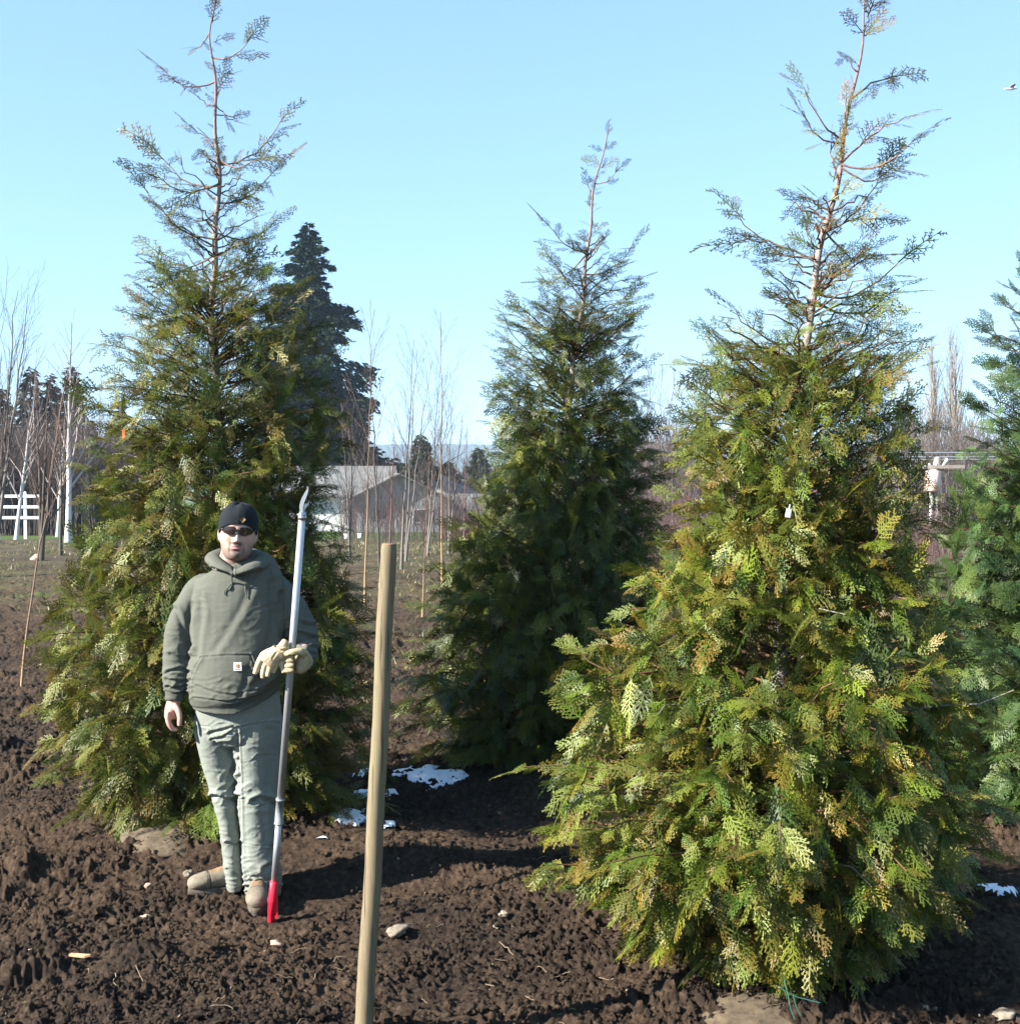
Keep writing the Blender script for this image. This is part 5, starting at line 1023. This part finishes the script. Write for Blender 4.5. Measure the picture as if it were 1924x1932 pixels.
b = MB(); b.tube([pp(y) - po for y in (1663, 1664, 1690, 1697, 1700, 1706, 1722, 1722.5, 1738, 1743)], [.0145, .0185, .0185, .0225, .0225, .0185, .018, .0165, .0155, .010], 20); rf = b.build('foot_grip', M['red'], pole)
b = MB(); sx = np.array([1, 0, 0]); q0 = pp(1708) - po; b.box(q0 + sx * .018 + np.array([0, .0, -.02]), (.012, .016, .07)); b.build('latch', M['red'], rf, False)
b = MB(); b.tube([pp(980) - po, pp(972) - po, pp(971.9) - po, pp(966) - po], [.018, .018, .0145, .0145], 18); b.tube([pp(971) - po + np.array([-.02, -.008, 0]), pp(971) - po + np.array([.016, -.012, 0])], .005, 8); hd = b.build('head_clamp', M['steel'], pole)
def flat(poly, Y, th, mat, name, parent):
    A = np.array([at(x, y, Y) for x, y in poly]); n = len(A); Fv = A + np.array([0, -th / 2, 0]); Bv = A + np.array([0, th / 2, 0]); me = bpy.data.meshes.new(name)
    me.from_pydata([tuple(v - po) for v in np.concatenate([Fv, Bv])], [], [tuple(range(n)), tuple(range(2 * n - 1, n - 1, -1))] + [(k, k + n, (k + 1) % n + n, (k + 1) % n) for k in range(n)]); me.materials.append(mat); me.update()
    o = bpy.data.objects.new(name, me); COL.objects.link(o); o.parent = parent; return o
flat([(566, 968), (565, 955), (567, 946), (570, 938), (577, 926), (582, 919), (581.5, 927), (578, 938), (574, 948), (571.5, 958), (571.5, 967)], 5.135, .006, M['alu'], 'blade', hd)
flat([(569, 968), (572, 956), (576, 950), (580, 950), (584, 944), (582, 952), (576, 960), (573, 968)], 5.146, .006, M['steel'], 'hook', hd)

# gloved hand around the pole, and the empty glove pinched in it
GC = np.array([.46, .36, .21])
def glove_hand():
    b = MB(); Yp = pp(1247)[1]
    limb(b, [(571, 1247, Yp + .12, 17, .036), (572, 1247, Yp + .075, 18, .038), (573, 1248, Yp + .04, 17, .040)], 20)                 # cuff
    limb(b, [(571, 1228, Yp + .03, 9, .026), (572, 1238, Yp + .025, 12, .034), (571, 1250, Yp + .02, 13, .036), (567, 1262, Yp + .02, 11, .032), (563, 1268, Yp + .02, 7, .024)], 22)   # palm
    for k, y in enumerate((1235, 1245, 1255, 1264)):
        r = [5.3, 5.6, 5.4, 4.9][k]; rd = r / F * 5.2
        limb(b, [(569, y, Yp + .045, r, rd), (556, y + 1, Yp + .045, r, rd), (541, y + 1, Yp + .036, r, rd), (534.5, y + 1, Yp + .006, r * .95, rd), (538, y + 1, Yp - .024, r * .95, rd), (547, y + 1, Yp - .032, r * .95, rd), (554, y + 1, Yp - .030, r * .85, rd * .9)], 14, 5, up=(0, 0, 1))
    limb(b, [(574, 1233, Yp - .005, 8, .018), (567, 1230, Yp - .034, 7.4, .017), (556, 1229.5, Yp - .047, 6.2, .015), (545, 1232, Yp - .050, 5.8, .014), (538.5, 1235.5, Yp - .046, 5.0, .012)], 16, 5)
    V, Nn, q = fused(b, .0026, 3, .5); V = folds(V, Nn, [([(568, 1238), (575, 1250), (572, 1262)], 2, .003), ([(578, 1236), (583, 1250), (576, 1264)], 1.6, .003), ([(545, 1238), (560, 1237), (570, 1240)], 1.4, .003)]); V += Nn * (.0016 * (rnoise(V[:, 0] * 90, V[:, 2] * 90 + V[:, 1] * 50, 81) - .5))[:, None]
    C = GC * (.72 + .4 * rnoise(V[:, 0] * 40, V[:, 2] * 40 + V[:, 1] * 30, 82))[:, None]; place('glove', V, q, M['glove'], C)
glove_hand()
def loose_glove():
    b = MB(); Y = pp(1240)[1] - .035
    limb(b, [(527, 1214, Y, 10, .013), (530, 1217, Y, 15, .020), (530, 1223, Y, 14.5, .021), (522, 1231, Y, 14, .020), (513, 1238, Y, 17, .021), (505, 1245, Y, 19, .019), (500, 1250, Y, 17, .015)], 24, 5)
    limb(b, [(540, 1224, Y + .01, 9, .013), (533, 1228, Y, 12, .016), (524, 1236, Y, 13, .016)], 16)
    for pts in ([(497, 1236, 7), (489, 1249, 6), (484, 1262, 5.4), (480.5, 1272, 4.2)], [(505, 1243, 6.6), (499, 1257, 5.4), (496, 1270, 5), (495.5, 1280, 4)], [(515, 1243, 6.8), (510, 1257, 5.8), (506.5, 1268, 5.2), (504.5, 1277, 4.2)], [(522, 1243, 6), (520, 1256, 5), (517, 1264, 4.4), (515, 1270, 3.6)], [(529, 1240, 6), (531, 1254, 5), (534, 1264, 4.8), (535.5, 1270, 4)]):
        limb(b, [(x, y, Y + (.012 if k == 0 else 0) + (.012 if pts[0][0] > 520 else 0), r, r / F * 5.2 * .85) for k, (x, y, r) in enumerate(pts)], 14, 5)
    V, Nn, q = fused(b, .0026, 3, .5); V = folds(V, Nn, [([(520, 1222), (530, 1228), (541, 1226)], 1.8, .004), ([(505, 1236), (497, 1244)], 1.6, .002), ([(514, 1242), (521, 1232)], 1.8, .002)])
    C = np.array([.54, .42, .25]) * (.78 + .35 * rnoise(V[:, 0] * 35, V[:, 2] * 35, 84))[:, None]; c0 = V.mean(0); o = mesh_obj('work_glove', V - c0, q, M['glove'], None, C); o.location = c0; tag(o, 'empty tan leather work glove dangling from the man\'s gloved hand', 'glove')
loose_glove()
